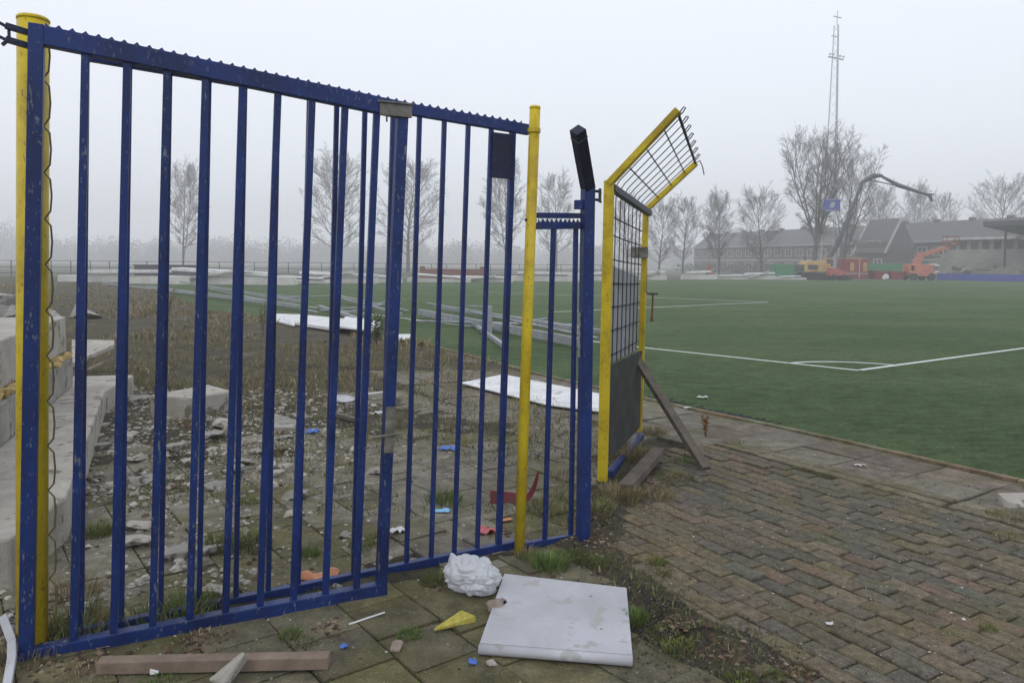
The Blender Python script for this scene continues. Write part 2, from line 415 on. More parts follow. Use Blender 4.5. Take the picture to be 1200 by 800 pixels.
# kerb rows of the path: two flush bands and the raised turf edging
g = MB(); ke = MB()
y = E[0][0]-2.0
while y < 15:
    d = .5; a = (xe(y), y); b_ = (xe(y-.43), y-.43)
    if y > 1.5:
        ux, uy = b_[0]-a[0], b_[1]-a[1]; l = math.hypot(ux, uy); ux, uy = ux/l, uy/l; nx_, ny_ = -uy, ux
        if nx_ > 0: nx_, ny_ = -nx_, -ny_
        mx_, my_ = (a[0]+b_[0])/2, (a[1]+b_[1])/2
        for off, wd, zz in ((.035, .06, .022),):
            ke.col = (.16*rnd.uniform(.85, 1.15), .15*rnd.uniform(.9, 1.1), .105)
            paver(ke, (mx_+nx_*off, my_+ny_*off), (ux, uy), (-nx_, -ny_), l-.004, wd, zz, .12, .006, rnd, .004)
        if y < 7.6:
            for off in (pathw(y)+.02, pathw(y)+.135):
                kk = rnd.uniform(.85, 1.15); g.col = (.135*kk, .125*kk, .098*kk)
                paver(g, (mx_+nx_*off, my_+ny_*off), (ux, uy), (-nx_, -ny_), l-.008, .10, .006+rnd.uniform(-.003, .003), .1, .007, rnd, .006)
        # path tiles, two or more rows
        rows = int((pathw(y)-.07)/.42)
        for r_ in range(rows+1 if y > 7.4 else 2):
            off = .075+.21+r_*.415
            kk = rnd.uniform(.82, 1.22); g.col = (.135*kk, .13*kk, .118*kk)
            if rnd.random() < .3: g.col = (.125*kk, .108*kk, .10*kk)
            sh = rnd.uniform(-.01, .01)
            paver(g, (mx_+nx_*off+ux*sh, my_+ny_*off+uy*sh), (ux, uy), (-nx_, -ny_), l-.012, .402, .0+rnd.uniform(-.004, .004)-(.004*max(0, y-11)), .06, .005, rnd, .004)
    y += .43
tag(g.build('path', M['tile']), kind='structure')
tag(ke.build('kerb', M['tile']), kind='structure')
# 30 x 30 tiles in front of and behind the gate
g = MB(); ang = math.atan2(-.79, .6); u = (math.cos(ang), math.sin(ang)); n_ = (-u[1], u[0]); T = .305
for i in range(-45, 45):
    for k in range(-45, 45):
        a = i*(T+.006)+(.5*T if k % 2 else 0); q = k*(T+.006)+.03
        x, y = u[0]*a+n_[0]*q, u[1]*a+n_[1]*q
        if y < 1.0 or y > 9.2 or x < -6 or x > xb(y)-.13: continue
        if sd(x, y) > -pathw(y)-.25: continue
        if y > 3.6 and rnd.random() < .03: continue
        kk = rnd.uniform(.82, 1.15)
        inside = y > 3.0+(x+1.9)*.518
        cl = (.150, .145, .133) if inside else (.108, .103, .078)
        if fbm(x, y, .9) > (.3 if inside else .12): cl = (.105, .100, .062)
        g.col = tuple(c_*kk for c_ in cl)
        paver(g, (x, y), u, n_, T, T, fbm(x, y, .7)*.012+rnd.uniform(-.004, .004), .05, .004, rnd, .012)
tag(g.build('tile_paving', M['tile']), kind='structure')

# ------------------------------------------------------------------ gate parts
def leaf_frame(bl, br, tl):
    u_ = (br-bl).normalized(); v_ = (tl-bl); v_ = (v_-u_*v_.dot(u_)).normalized(); w_ = u_.cross(v_)
    m_ = Matrix((( u_.x, v_.x, -w_.x, bl.x), (u_.y, v_.y, -w_.y, bl.y), (u_.z, v_.z, -w_.z, bl.z), (0, 0, 0, 1)))
    # local axes: X along the leaf, Y away from the camera, Z up
    return Matrix(((u_.x, -w_.x, v_.x, bl.x), (u_.y, -w_.y, v_.y, bl.y), (u_.z, -w_.z, v_.z, bl.z), (0, 0, 0, 1)))
def hollow(g, a, b_, w_, h_): g.bar(a, b_, w_, h_)
def teeth(g, x0, x1, z, y, step=.045, h=.013, th=.004):
    x = x0
    while x+step <= x1+1e-4:
        # a scalloped dip between two narrow points
        pts = [(x, z-.006), (x+step, z-.006), (x+step, z+h)]
        for k in range(1, 6):
            t_ = k/6; pts.append((x+step*(1-t_), z+h*(abs(2*t_-1)**1.6)*.95+.001))
        pts.append((x, z+h))
        n = len(pts)
        vs = [(p, y-th/2, q) for p, q in pts]+[(p, y+th/2, q) for p, q in pts]
        fs = [tuple(range(n)), tuple(range(2*n-1, n-1, -1))]+[(i, i+n, (i+1) % n+n, (i+1) % n) for i in range(n)]
        g.add(vs, fs); x += step

def panel_space(name, bl, br, tl, tr, label, cat):
    """Empty at the lower left corner; Q(u, v, off) gives a local point of the (slightly racked) panel"""
    az = math.atan2(br.y-bl.y, br.x-bl.x)
    e = empty(name, loc=bl, rz=az, label=label, cat=cat)
    im = (Matrix.Translation(bl) @ Matrix.Rotation(az, 4, 'Z')).inverted()
    a, b_, c, d = [im @ p for p in (bl, br, tl, tr)]
    def Q(u_, v_, off=0.0, du=0.0, dv=0.0):
        p = a.lerp(b_, u_).lerp(c.lerp(d, u_), v_)
        h = (c-a).lerp(d-b_, u_).normalized(); l_ = (b_-a).lerp(d-c, v_).normalized()
        return p + Vector((0, off, 0)) + l_*du + h*dv
    return e, Q
def place_teeth(par, Q, u0, u1, v_, dv, mat, step=.045, hh=.018):
    p0, p1 = Q(u0, v_, 0, 0, dv), Q(u1, v_, 0, 0, dv); d = p1-p0; g = MB(); teeth(g, 0, d.length, 0, 0, step, hh); o = g.build('spike_strip', mat, par)
    o.matrix_local = Matrix.Translation(p0) @ d.to_track_quat('X', 'Z').to_matrix().to_4x4()
YL, YR = 3.03, 4.15
back, Q = panel_space('fence_panel', at(40, 758, YL), at(607, 641, YR), at(52, 46, YL+.02), at(620, 146, YR), 'long blue barred steel panel between the two round yellow posts, behind the open gate leaf', 'fence panel')
Lb = (Q(1, 0)-Q(0, 0)).length
g = MB(); g.bar(Q(.06, 0, dv=.022), Q(1, 0, dv=.022, du=-.02), .04, .045); g.build('bottom_rail', M['blue'], back, .003)
g = MB(); g.bar(Q(.06, 1, dv=-.03), Q(1, 1, dv=-.03), .04, .055); g.build('top_rail', M['blue'], back, .003)
place_teeth(back, Q, .06, .985, 1, -.003, M['blue'])
def solve_u(px, v_):
    lo, hi = 0.0, 1.0; W_ = Matrix.Translation(back.location) @ Matrix.Rotation(back.rotation_euler.z, 4, 'Z')
    for _ in range(30):
        mid = (lo+hi)/2; q = CM.inverted() @ (W_ @ Q(mid, v_)); x_ = PX-FPX*q.x/q.z
        if x_ < px: lo = mid
        else: hi = mid
    return (lo+hi)/2
BT = [601, 576, 549, 521, 492, 461, 428, 395, 363, 326, 287, 245, 199, 152, 102]
BB = [584, 559, 532, 505, 476, 446, 414, 382, 349, 314, 276, 233, 188, 142, 95]
for i, (xt_, xb_) in enumerate(zip(BT, BB)):
    w_ = .030 if i == 0 else .022
    g = MB(); g.bar(Q(solve_u(xb_, 0), 0, dv=.045), Q(solve_u(xt_, 1), 1, dv=-.055), w_, w_, (1, 0, 0)); g.build('bar' if i else 'stile', M['blue'], back, .002)
xs0 = solve_u(588, 1); g = MB(); g.bar(Q(xs0, 1, -.02, dv=-.075), Q(xs0, 1, -.02, dv=-.315), .006, .125, (1, 0, 0)); g.build('lock_plate', M['blue_dark'], back, .002)

# --- front leaf, swung open and sagging
front, Q = panel_space('gate_leaf', at(22, 784, 2.92), at(452, 700, 3.55), at(34, 27, 2.90), at(478, 122, 3.53), 'open blue barred gate leaf sagging in front, left edge against the thick yellow post', 'gate leaf')
L1 = (Q(1, 0)-Q(0, 0)).length
g = MB(); g.bar(Q(.0, 0, dv=.042), Q(1, 0, dv=.040), .055, .082); g.build('bottom_rail', M['blue_worn'], front, .004)
g = MB(); g.bar(Q(.0, 1, dv=-.039), Q(1, 1, dv=-.035), .05, .074); g.build('top_rail', M['blue'], front, .004)
place_teeth(front, Q, .035, .97, 1, -.003, M['blue'])
g = MB(); g.bar(Q(0, 0, -.003, du=.026, dv=.02), Q(0, 1, -.003, du=.026, dv=-.001), .052, .052, (1, 0, 0)); g.build('stile', M['blue_worn'], front, .004)
g = MB(); g.bar(Q(1, 0, -.002, du=-.026, dv=.0), Q(1, 1, -.002, du=-.026, dv=-.06), .05, .05, (1, 0, 0)); g.build('stile', M['blue_worn'], front, .004)
NB = 9
for i in range(NB):
    f0 = (i+1.30)/(NB+1.30)
    g = MB(); g.bar(Q(f0, 0, dv=.065), Q(f0, 1, dv=-.065), .029, .029, (1, 0, 0)); g.build('bar', M['blue_worn' if i in (0, 2, 3) else 'blue'], front, .003)
def bx3(g, c, d): g.box(c, d)
lt = MB(); lt.box(Q(1, 1, -.03, du=-.065, dv=-.048), (.15, .02, .055)); lt.box(Q(1, 1, -.043, du=-.07, dv=-.016), (.17, .012, .008)); lt.box(Q(1, 1, -.03, du=-.105, dv=-.092), (.008, .008, .03))
lt.build('latch_box', M['old_metal'], front, .002)
vb = .34
g = MB(); g.tube([Q(1, vb, -.04, du=-.11), Q(1, vb, -.04, du=.03, dv=.012)], .007, 8); g.bar(Q(1, vb, -.031, du=-.026, dv=-.08), Q(1, vb, -.031, du=-.026, dv=.14), .008, .046, (1, 0, 0)); g.build('bolt', M['old_metal'], front, .001)
g = MB()
T_ = Q(0, 1)
for z in (-.035, -.085): g.bar(T_+Vector((-.002, .01, z)), T_+Vector((-.075, -.01, z+.012)), .022, .022)
g.tube([T_+Vector((-.065, 0, -.02)), T_+Vector((-.065, 0, -.08))], .006, 8)
g.bar(T_+Vector((-.07, 0, -.026)), T_+Vector((-.095, 0, -.012)), .02, .01); g.bar(T_+Vector((-.07, 0, -.075)), T_+Vector((-.098, 0, -.063)), .02, .01); g.bar(T_+Vector((-.07, 0, -.075)), T_+Vector((-.088, 0, -.094)), .02, .01)
g.build('hinge_bracket', M['blue_dark'], front, .002)
g = MB(); g.tube([Q(0, 0, -.024, du=.10, dv=.042), Q(0, 0, -.034, du=.10, dv=.042)], .011, 10); g.build('bolt_head', M['old_metal'], front)

# --- yellow round posts
def round_post(base, top, r, label, cap=.012):
    d = (top-base); e = empty('round_post', loc=base, label=label, cat='post', group='round yellow gate posts')
    g = MB(); g.tube([(0, 0, -.1), d*.5, d], r, 28); o = g.build('tube', M['yellow'], e, smooth=True)
    bpy_es(o)
    g = MB(); dn = d.normalized(); g.tube([d-dn*.004, d+dn*cap*.4, d+dn*cap], [r*1.03, r*1.04, r*.94], 28); o = g.build('cap', M['yellow'], e); bpy_es(o)
    return e
def bpy_es(o):
    me = o.data; me.polygons.foreach_set('use_smooth', [len(p.vertices) == 4 for p in me.polygons])
post_l = round_post(gnd(37, 762), at(39, 24, 3.06), .057, 'thick round yellow post with a flat cap at the far left')
post_l['label'] = 'thick round yellow post with a flat cap behind the open gate leaf'
b0 = gnd(608, 650); pm = round_post(b0, at(627, 127, b0.y-.02), .0285, 'slim round yellow post between barred panel and short low panel')
g = MB(); tp = at(626, 153, b0.y-.02)-b0; g.tube([tp-Vector((0, 0, .012)), tp+Vector((0, 0, .012))], .034, 24); g.build('collar', M['yellow'], pm, .002)
g = MB(); tp = at(622, 258, b0.y-.01)-b0; g.tube([tp-Vector((0, 0, .006)), tp+Vector((0, 0, .006))], .032, 24); g.build('collar', M['blue_dark'], pm)

# --- hanging wire of the netting beside the thick post
base = gnd(37, 762); pts = []
top_z = 2.42; z = .12; k = 0
while z < top_z:
    f0 = z/2.5; cx = lerp(base.x+.083, at(39, 24, 3.06).x+.083, f0)
    pts += [(cx-.006, base.y, z), (cx+.018, base.y, z+.03), (cx+.024, base.y, z+.09), (cx+.020, base.y, z+.155)]
    z += .182
g = MB(); g.tube(pts, .0035, 6); tag(g.build('netting_wire', M['wire_olive']), 'kinked olive wire hanging down the right side of the thick yellow post', 'wire')

# --- short low panel between slim yellow post and blue post
Y0, Y1 = b0.y+.02, 4.42
sp, Q = panel_space('fence_panel', at(609, 643, Y0), at(686, 630, Y1), at(624, 249, Y0), at(690, 250, Y1), 'short low blue panel with two bars between slim yellow post and bent blue post', 'fence panel')
L2 = (Q(1, 0)-Q(0, 0)).length
g = MB(); g.bar(Q(.05, 0, dv=.017), Q(.98, 0, dv=.017), .035, .035); g.build('bottom_rail', M['blue'], sp, .003)
g = MB(); g.bar(Q(.05, 1, dv=-.015), Q(.98, 1, dv=-.015), .03, .03); g.build('top_rail', M['blue'], sp, .003)
g = MB(); g.bar(Q(.05, 1, dv=-.072), Q(.98, 1, dv=-.072), .035, .038); g.build('middle_rail', M['blue'], sp, .003)
place_teeth(sp, Q, .10, .97, 1, -.053, M['blue'], .038, .02)
for fx in (.36, .76):
    g = MB(); g.bar(Q(fx, 0, dv=.032), Q(fx, 1, dv=-.09), .023, .023, (1, 0, 0)); g.build('bar', M['blue'], sp, .002)

# --- blue square post with bent head
bp0 = gnd(683, 634); e = empty('bent_post', loc=bp0, label='square blue steel post with dark bent head beside the yellow mesh gate', cat='post')
tp = at(689, 218, bp0.y)-bp0
g = MB(); g.bar((0, 0, -.05), tp, .064, .064, (.35, -.94, 0)); g.build('shaft', M['blue'], e, .004)
hd = at(677, 152, bp0.y-.30)-bp0
g = MB(); g.bar(tp-Vector((0, 0, .012)), hd, .064, .064, (.35, -.94, 0)); g.build('bent_head', M['blue_dark'], e, .004)  # darker blue than the shaft: shade of the underside put into the colour
g = MB(); dn = (hd-tp).normalized(); g.bar(hd-dn*.055, hd-dn*.050, .067, .067, (.35, -.94, 0)); g.build('cap_band', M['old_metal'], e)
g = MB(); q = at(678, 240, bp0.y)-bp0; g.box(q, (.05, .05, .05)); g.build('rail_bracket', M['blue'], e, .003)
g = MB()
for yy in (224, 234):
    q0, q1 = at(697, yy, bp0.y)-bp0, at(706, yy+1, bp0.y+.5)-bp0; g.tube([q0, q0+Vector((.03, .02, 0)), q0+Vector((.05, .15, 0))], .008, 8)
q0 = at(703, 229, bp0.y)-bp0; g.box(q0, (.014, .03, .075)); g.build('hinge', M['wire'], e)
g = MB(); q0 = at(679, 392, bp0.y)-bp0; g.tube([q0+Vector((-.005*(i % 2), -.02, .05*(4-i)/1.6)) for i in range(9)], .006, 6); g.build('chain', M['galv'], e)

# --- yellow framed mesh gate with slanted top
nb0 = gnd(706, 567); fb0 = gnd(751, 515); YN, YF = nb0.y, fb0.y
mg = empty('mesh_gate', loc=nb0, label='yellow framed mesh gate with slanted top, dark board and propping timber', cat='gate')
mg['label'] = 'yellow framed wire mesh gate with slanted top and dark lower board'
O = nb0
Nt, Ft = at(714, 215, YN)-O, at(757, 246, YF)-O
Ns, Fs = at(795, 129, YN-.20)-O, at(816, 191, YF-.20)-O
Nb, Fb = Vector((0, 0, .02)), at(749, 505, YF)-O
gd = (Ft-Nt).normalized(); 
g = MB(); g.bar(Nb, Nt+Vector((0, 0, .02)), .07, .045, gd); g.build('post', M['yellow'], mg, .004)
g = MB(); g.bar(Nt, Ns, .07, .045, gd.cross((Ns-Nt))); g.build('slanted_arm', M['yellow'], mg, .004)
g = MB(); g.bar(Fb, Ft+Vector((0, 0, .015)), .05, .045, gd); g.build('post', M['yellow'], mg, .004)
g = MB(); g.bar(Ft, Fs, .05, .045, gd.cross((Fs-Ft))); g.build('slanted_arm', M['yellow'], mg, .004)
g = MB(); g.bar(Nt+Vector((.02, 0, -.03)), Ft+Vector((.03, 0, -.03)), .05, .05); g.build('cross_rail', M['blue_dark'], mg, .003)
vd = Vector((0, 0, 1))
def MP(t_, z): return Nb.lerp(Fb, t_)*(1-z)+Nt.lerp(Ft, t_)*z     # z: 0..1 up the gate
off = Vector((-.02, .01, 0))
g = MB(); NW = 9
for i in range(1, NW):
    t_ = i/NW; a = MP(t_, .38); b_ = MP(t_, .975); c_ = Nt.lerp(Ft, t_)+((Ns-Nt).lerp(Fs-Ft, t_))*.10; d_ = Nt.lerp(Ft, t_)+((Ns-Nt).lerp(Fs-Ft, t_))*.97
    g.tube([a+off, b_+off, c_+off*.3, d_], .0042, 6)
g.build('mesh_wire', M['wire'], mg, smooth=True)
g = MB()
for z in (.41, .50, .585, .67, .755, .84, .905):
    a, b_ = MP(0, z)+off*1.4, MP(1, z)+off*1.4; a.z += .0; mid = (a+b_)/2+Vector((0, 0, -.004)); g.tube([a, mid, b_], .0055, 6)
for s_ in (.26, .52, .78):
    a = Nt+(Ns-Nt)*s_; b_ = Ft+(Fs-Ft)*s_; e2 = (b_-a).normalized()*.05; g.tube([a-e2*.3, b_+e2], .0055, 6)
g.tube([Ns*.985+Nt*.015, Fs*.985+Ft*.015], .011, 8)
rr = random.Random(5)
for i in range(7):
    t_ = (i+.3)/7.0; p = Ns.lerp(Fs, t_); o_ = (Ns-Nt).normalized()
    g.tube([p, p+o_*.04+Vector((0, 0, .01)), p+o_*.055+gd*.03, p+o_*.02+gd*.06, p-o_*.01+gd*.05], .0045, 6)
p = Fs; g.tube([p, p+Vector((.03, 0, .02)), p+Vector((.06, .02, -.03)), p+Vector((.075, .02, -.10))], .0045, 6)
g.build('cross_wire', M['wire'], mg, smooth=True)
g = MB(); nn = gd.cross(vd).normalized()*.012
def slab(g, p0, p1, p2, p3, th):
    g.hexa([p0-th, p1-th, p2-th, p3-th, p0+th, p1+th, p2+th, p3+th])
slab(g, MP(.06, .055), MP(.97, .02), MP(.97, .37), MP(.06, .385), nn); g.build('lower_board', M['board'], mg, .002)
g = MB(); bo = Vector((.02, -.01, 0)); g.bar(MP(0.03, .02)+bo+Vector((.02, 0, 0)), MP(1.0, -.02)+bo, .05, .05); g.build('bottom_channel', M['blue'], mg, .003)
g = MB(); k_ = Vector((-.045, .02, 0)); slab(g, MP(.08, .385)+k_, MP(.98, .37)+k_, MP(.98, .70)+k_, MP(.08, .74)+k_, nn*.4); g.build('grey_panel', M['grey_panel'], mg)
g = MB(); p = at(750, 296, YF)-O; g.box(p+Vector((-.01, -.05, 0)), (.14, .05, .10)); g.build('lock_box', M['old_metal'], mg, .004)
g = MB(); p = at(757, 343, YF)-O; g.tube([p+Vector((0, 0, .24)), p+Vector((0, 0, 0)), p+Vector((.03, 0, -.01)), p+Vector((.11, 0, -.01))], .008, 8)
g.build('handle', M['wire'], mg)
g = MB(); p = at(765, 343, YF)-O; g.tube([p, p+Vector((.0, 0, -.10)), p+Vector((-.005, 0, -.235))], .008, 8); g.tube([p+Vector((-.005, 0, -.22)), p+Vector((-.005, 0, -.26))], .014, 8); g.build('latch_rod', M['rust'], mg)

# timbers by the mesh gate
def board(name, a, b_, w_, h_, mat, label, cat, up=(0, 0, 1), bev=.003):
    c = (a+b_)/2; g = MB(); g.bar(a-c, b_-c, w_, h_, up); o = g.build(name, mat, None, bev); o.location = c; return tag(o, label, cat)
p1 = gnd(827, 549); p0 = at(744, 417, YF-.12)
board('timber_brace', p0, p1, .085, .04, M['wood_grey'], 'grey timber propped against the yellow mesh gate', 'timber', (.5, -.9, .2))
p0, p1 = gnd(733, 572, .05), gnd(772, 528, .09)
board('timber', p0, p1, .10, .06, M['wood_grey'], 'weathered timber lying on the ground under the mesh gate board', 'timber')

# ------------------------------------------------------------------ debris in the foreground
pl0, pl1 = gnd(116, 779, .03), gnd(386, 773, .03)
board('plank', pl0, pl1, .055, .05, M['wood_brown'], 'square brown plank lying in front of the gate leaf', 'plank', bev=.004)
g = MB(); g.rock((0, 0, 0), (.17, .07, .07), 11, .3); o = g.build('concrete_fragment', M['pale_concrete'], None, .006)
o.location = gnd(272, 785, .05); o.rotation_euler = (.1, -.35, .85); tag(o, 'pale pointed concrete fragment leaning on the brown plank', 'rubble')
# white panel with folded front edge and a notch
q = [gnd(562, 764), gnd(741, 778), gnd(734, 698), gnd(591, 681)]
q = [Vector((a.x, a.y, 0)) for a in q]
e = empty('folded_sheet', loc=(q[0]+q[1]+q[2]+q[3])/4, label='white sheet panel with a folded front edge lying on the tiles', cat='panel')
c = e.location; nA, nB = q[0].lerp(q[3], .50), q[0].lerp(q[3], .60)
e1 = (q[1]-q[0]).normalized()
outl = [q[0], q[1], q[2], q[3], nB, nB+e1*.045, (nA+nB)/2+e1*.06, nA+e1*.045, nA]
g = MB(); g.prism([(p.x-c.x, p.y-c.y) for p in outl], .030, .042); g.build('sheet', M['white_panel'], e, .002)
g = MB(); a, b_ = q[0]-c, q[1]-c; nrm = Vector((e1.y, -e1.x, 0))*.018
g.tube([a+nrm+Vector((0, 0, .024)), b_+nrm+Vector((0, 0, .024))], .021, 16); bpy_es(g.build('folded_edge', M['white_panel'], e))
for (fx, fy) in ((.80, .30), (.72, .78)):
    g = MB(); p = q[0].lerp(q[1], fx).lerp(q[3].lerp(q[2], fx), fy)-c; g.tube([p+Vector((0, 0, .040)), p+Vector((0, 0, .0425))], .0065, 10)
    g.build('rivet', M['old_metal'], e)
# plastic bag
bm = bmesh.new(); bmesh.ops.create_icosphere(bm, subdivisions=6, radius=1)
for v_ in bm.verts:
    p = v_.co.copy(); n1 = noise.fractal(p*.9+Vector((3, 1, 2)), 1.0, 2.0, 2)
    wp = p+Vector((noise.noise(p*2+Vector((5, 0, 0))), noise.noise(p*2+Vector((0, 5, 0))), noise.noise(p*2+Vector((0, 0, 5)))))*.35
    d1_ = noise.voronoi(wp*1.35)[0]; d2_ = noise.voronoi(wp*3.1+Vector((4, 4, 4)))[0]
    f1, f2 = min(.5, d1_[1]-d1_[0]), min(.35, d2_[1]-d2_[0])
    r_ = .92+.20*n1+.36*(f1**.7)*.8+.16*f2
    v_.co = Vector((p.x*.128*r_, p.y*.105*r_, max(-.064, p.z*.086*r_)))
    ear = max(0, 1-(Vector((p.x+.62, p.y+.15, p.z-.72)).length)/.32); v_.co += Vector((-.012, 0, .05))*ear*ear
me = bpy.data.meshes.new('plastic_bag'); bm.to_mesh(me); bm.free(); me.polygons.foreach_set('use_smooth', [True]*len(me.polygons))
m, t, b = _nodes('thin_white_plastic'); b.inputs['Base Color'].default_value = (.66, .68, .72, 1); b.inputs['Roughness'].default_value = .28
b.inputs['Alpha'].default_value = .80; b.inputs['Transmission Weight'].default_value = .25; b.inputs['Specular IOR Level'].default_value = .6
bump(t, b, tex(t, 16, 4, .55, 2.0, vec=coords(t)), .45, .010); me.materials.append(m)
o = bpy.data.objects.new('plastic_bag', me); COL.objects.link(o); p = gnd(555, 697); o.location = (p.x, p.y+.03, .085); o.rotation_euler = (0, 0, -.1)
tag(o, 'crumpled white plastic bag on the ground beside the white panel', 'bag')
def rock_obj(name, px, py, size, seed, mat, label, cat='rubble', rz=0, rough=.3, group=None, lift=None, bev=.004):
    g = MB(); g.rock((0, 0, 0), size, seed, rough, rz=rz); o = g.build(name, mat, None, bev)
    p = gnd(px, py); o.location = (p.x, p.y, size[2]*.42 if lift is None else lift); return tag(o, label, cat, group)
rock_obj('stone', 580, 718, (.085, .075, .07), 4, M['stone_brown'], 'brown stone between the plastic bag and the notch of the white panel', 'stone')
g = MB(); g.hexa([Vector(p) for p in ((-.10, -.045, 0), (.10, -.02, 0), (.05, .05, 0), (-.09, -.03, 0), (-.10, -.042, .012), (.095, -.02, .035), (.045, .045, .04), (-.09, -.03, .016))])
o = g.build('yellow_stone', M['yellow_stone'], None, .006); p = gnd(532, 732); o.location = (p.x, p.y, .005); o.rotation_euler = (0, 0, .3); tag(o, 'yellow wedge shaped stone lying left of the white panel', 'stone')
g = MB(); g.prism([(-.02, -.035), (.02, -.035), (.024, .02), (.01, .035), (-.012, .035), (-.024, .02)], 0, .012); o = g.build('rusty_plate', M['stone_brown'], None, .002)
p = gnd(465, 760); o.location = (p.x, p.y, .008); o.rotation_euler = (.1, 0, -.1); tag(o, 'small rusty brown plate on the mossy tiles by a grass tuft', 'plate')
board('white_stick', gnd(409, 731, .01), gnd(451, 717, .012), .008, .006, M['white_sheet'], 'thin white stick on the tiles in front of the gate', 'stick', bev=.001)
def scrap(name, px, py, w_, d_, h_, mat, label, cat, seed, rz=0):
    rr = random.Random(seed); n = 7; nm = 7
    g = MB(); vs = []
    for j in range(n):
        for i in range(n):
            a, b_ = i/(n-1)-.5, j/(n-1)-.5
            k = 1-.35*abs(b_)*rr.random()-.25*abs(a)*rr.random()
            vs.append((a*w_*k, b_*d_*k, .004+abs(noise.noise(Vector((a*2.2+seed, b_*2.2, seed))))*h_*1.0+rr.random()*h_*.06))
    fs = [(j*n+i, j*n+i+1, (j+1)*n+i+1, (j+1)*n+i) for j in range(n-1) for i in range(n-1)]
    g.add(vs, fs); o = g.build(name, mat, None, smooth=True); md = o.modifiers.new('s', 'SOLIDIFY'); md.thickness = .003
    p = gnd(px, py); o.location = (p.x, p.y, .006); o.rotation_euler = (0, 0, rz); return tag(o, label, cat)
scrap('blue_scrap', 403, 760, .035, .03, .03, M['blue_plastic'], 'small crumpled blue plastic scrap on the tiles right of the plank', 'plastic scrap', 1)
scrap('blue_scrap', 554, 779, .04, .03, .03, M['blue_plastic'], 'small blue plastic scrap in front of the white panel corner', 'plastic scrap', 2)
rock_obj('pale_stone', 576, 780, (.055, .04, .03), 8, M['pale_concrete'], 'small beige stone in front of the folded edge of the white panel', 'stone')
rock_obj('white_stone', 182, 789, (.05, .035, .03), 9, M['white_sheet'], 'small white stone in front of the brown plank', 'stone')
scrap('orange_rag', 376, 679, .20, .10, .09, M['orange_plastic'], 'crumpled orange plastic rag behind the gate bottom rail', 'rag', 3, .2)
scrap('blue_rag', 527, 527, .17, .14, .05, M['blue_plastic'], 'blue plastic rag on the weeds behind the barred panel', 'rag', 4, -.4)
scrap('blue_rag', 517, 600, .13, .07, .02, M['light_blue'], 'flat light blue scrap on the tiles behind the barred panel', 'rag', 5)
scrap('blue_rag', 366, 508, .13, .10, .06, M['blue_plastic'], 'small blue rag beside the broken grey tile', 'rag', 6)
scrap('pink_rag', 571, 624, .12, .09, .05, M['pink_plastic'], 'faded pink plastic scrap left of the slim yellow post', 'rag', 7)
scrap('orange_strip', 592, 611, .10, .04, .02, M['orange_plastic'], 'thin orange strip behind the slim yellow post', 'scrap', 8, .6)
scrap('white_paper', 466, 624, .10, .09, .05, M['white_sheet'], 'torn white paper scrap behind the closing stile of the gate', 'paper', 9, .5)
scrap('white_paper', 443, 486, .13, .08, .05, M['white_sheet'], 'white scrap beside the dark timber in the weeds', 'paper', 10, .2)
scrap('white_cup', 1008, 547, .10, .04, .03, M['white_sheet'], 'flat white scrap on the path tiles beside the turf', 'scrap', 12, -.3)
scrap('white_scrap', 972, 733, .035, .025, .02, M['white_sheet'], 'tiny white wrapper in the middle of the brick paving', 'wrapper', 13)
scrap('white_scrap', 823, 467, .14, .07, .05, M['white_sheet'], 'white wrapper lying on the turf edge behind the brace', 'wrapper', 14)
rock_obj('white_scrap', 806, 479, (.10, .05, .03), 31, M['white_sheet'], 'white crumb on the kerb behind the leaning brace', 'rubble')
rock_obj('white_stone', 1129, 726, (.02, .015, .012), 32, M['white_sheet'], 'tiny white chip in a joint of the brick paving', 'stone')
# red chair shell piece
rc = gnd(605, 596); e = empty('red_shell', loc=rc, label='broken dark red plastic shell behind the slim yellow post', cat='plastic shell')
g = MB(); vs = []; n = 18
for i in range(n):
    t_ = i/(n-1)
    if t_ < .5: x, z, nx_, nz_ = -.17+.22*t_/.5, .03, 0, 1
    else:
        a = (t_-.5)/.5*1.35; x, z, nx_, nz_ = .05+.10*math.sin(a), .03+.10*(1-math.cos(a))+.14*((t_-.5)/.5)**2, -math.sin(a), math.cos(a)
    th = .075*(1-t_)**.8+.010
    for dy in (0, .016):
        vs += [(x, dy+.03*math.sin(t_*3), z), (x+nx_*th, dy+.03*math.sin(t_*3)+.02, z+nz_*th)]
fs = []
for i in range(n-1):
    a, b_ = 4*i, 4*(i+1)
    fs += [(a, b_, b_+1, a+1), (a+2, a+3, b_+3, b_+2), (a+1, b_+1, b_+3, a+3), (a, a+2, b_+2, b_)]
fs += [(0, 1, 3, 2), (4*n-4, 4*n-2, 4*n-1, 4*n-3)]
g.add(vs, fs); g.build('shell', M['red_plastic'], e, .003)
# pale curved strip, bottom-left
g = MB(); pts = [gnd(3, 722, .04), gnd(8, 735, .07), gnd(14, 750, .08), gnd(14, 770, .06), gnd(9, 800, .03), gnd(4, 830, .02)]
c = pts[3].copy()
for i in range(len(pts)-1): g.bar(pts[i]-c, pts[i+1]-c, .032, .012, (0, -.6, .8))
o = g.build('plastic_strip', M['white_panel'], None, .002); o.location = c; tag(o, 'pale grey bent plastic strip in front of the thick yellow post', 'strip')

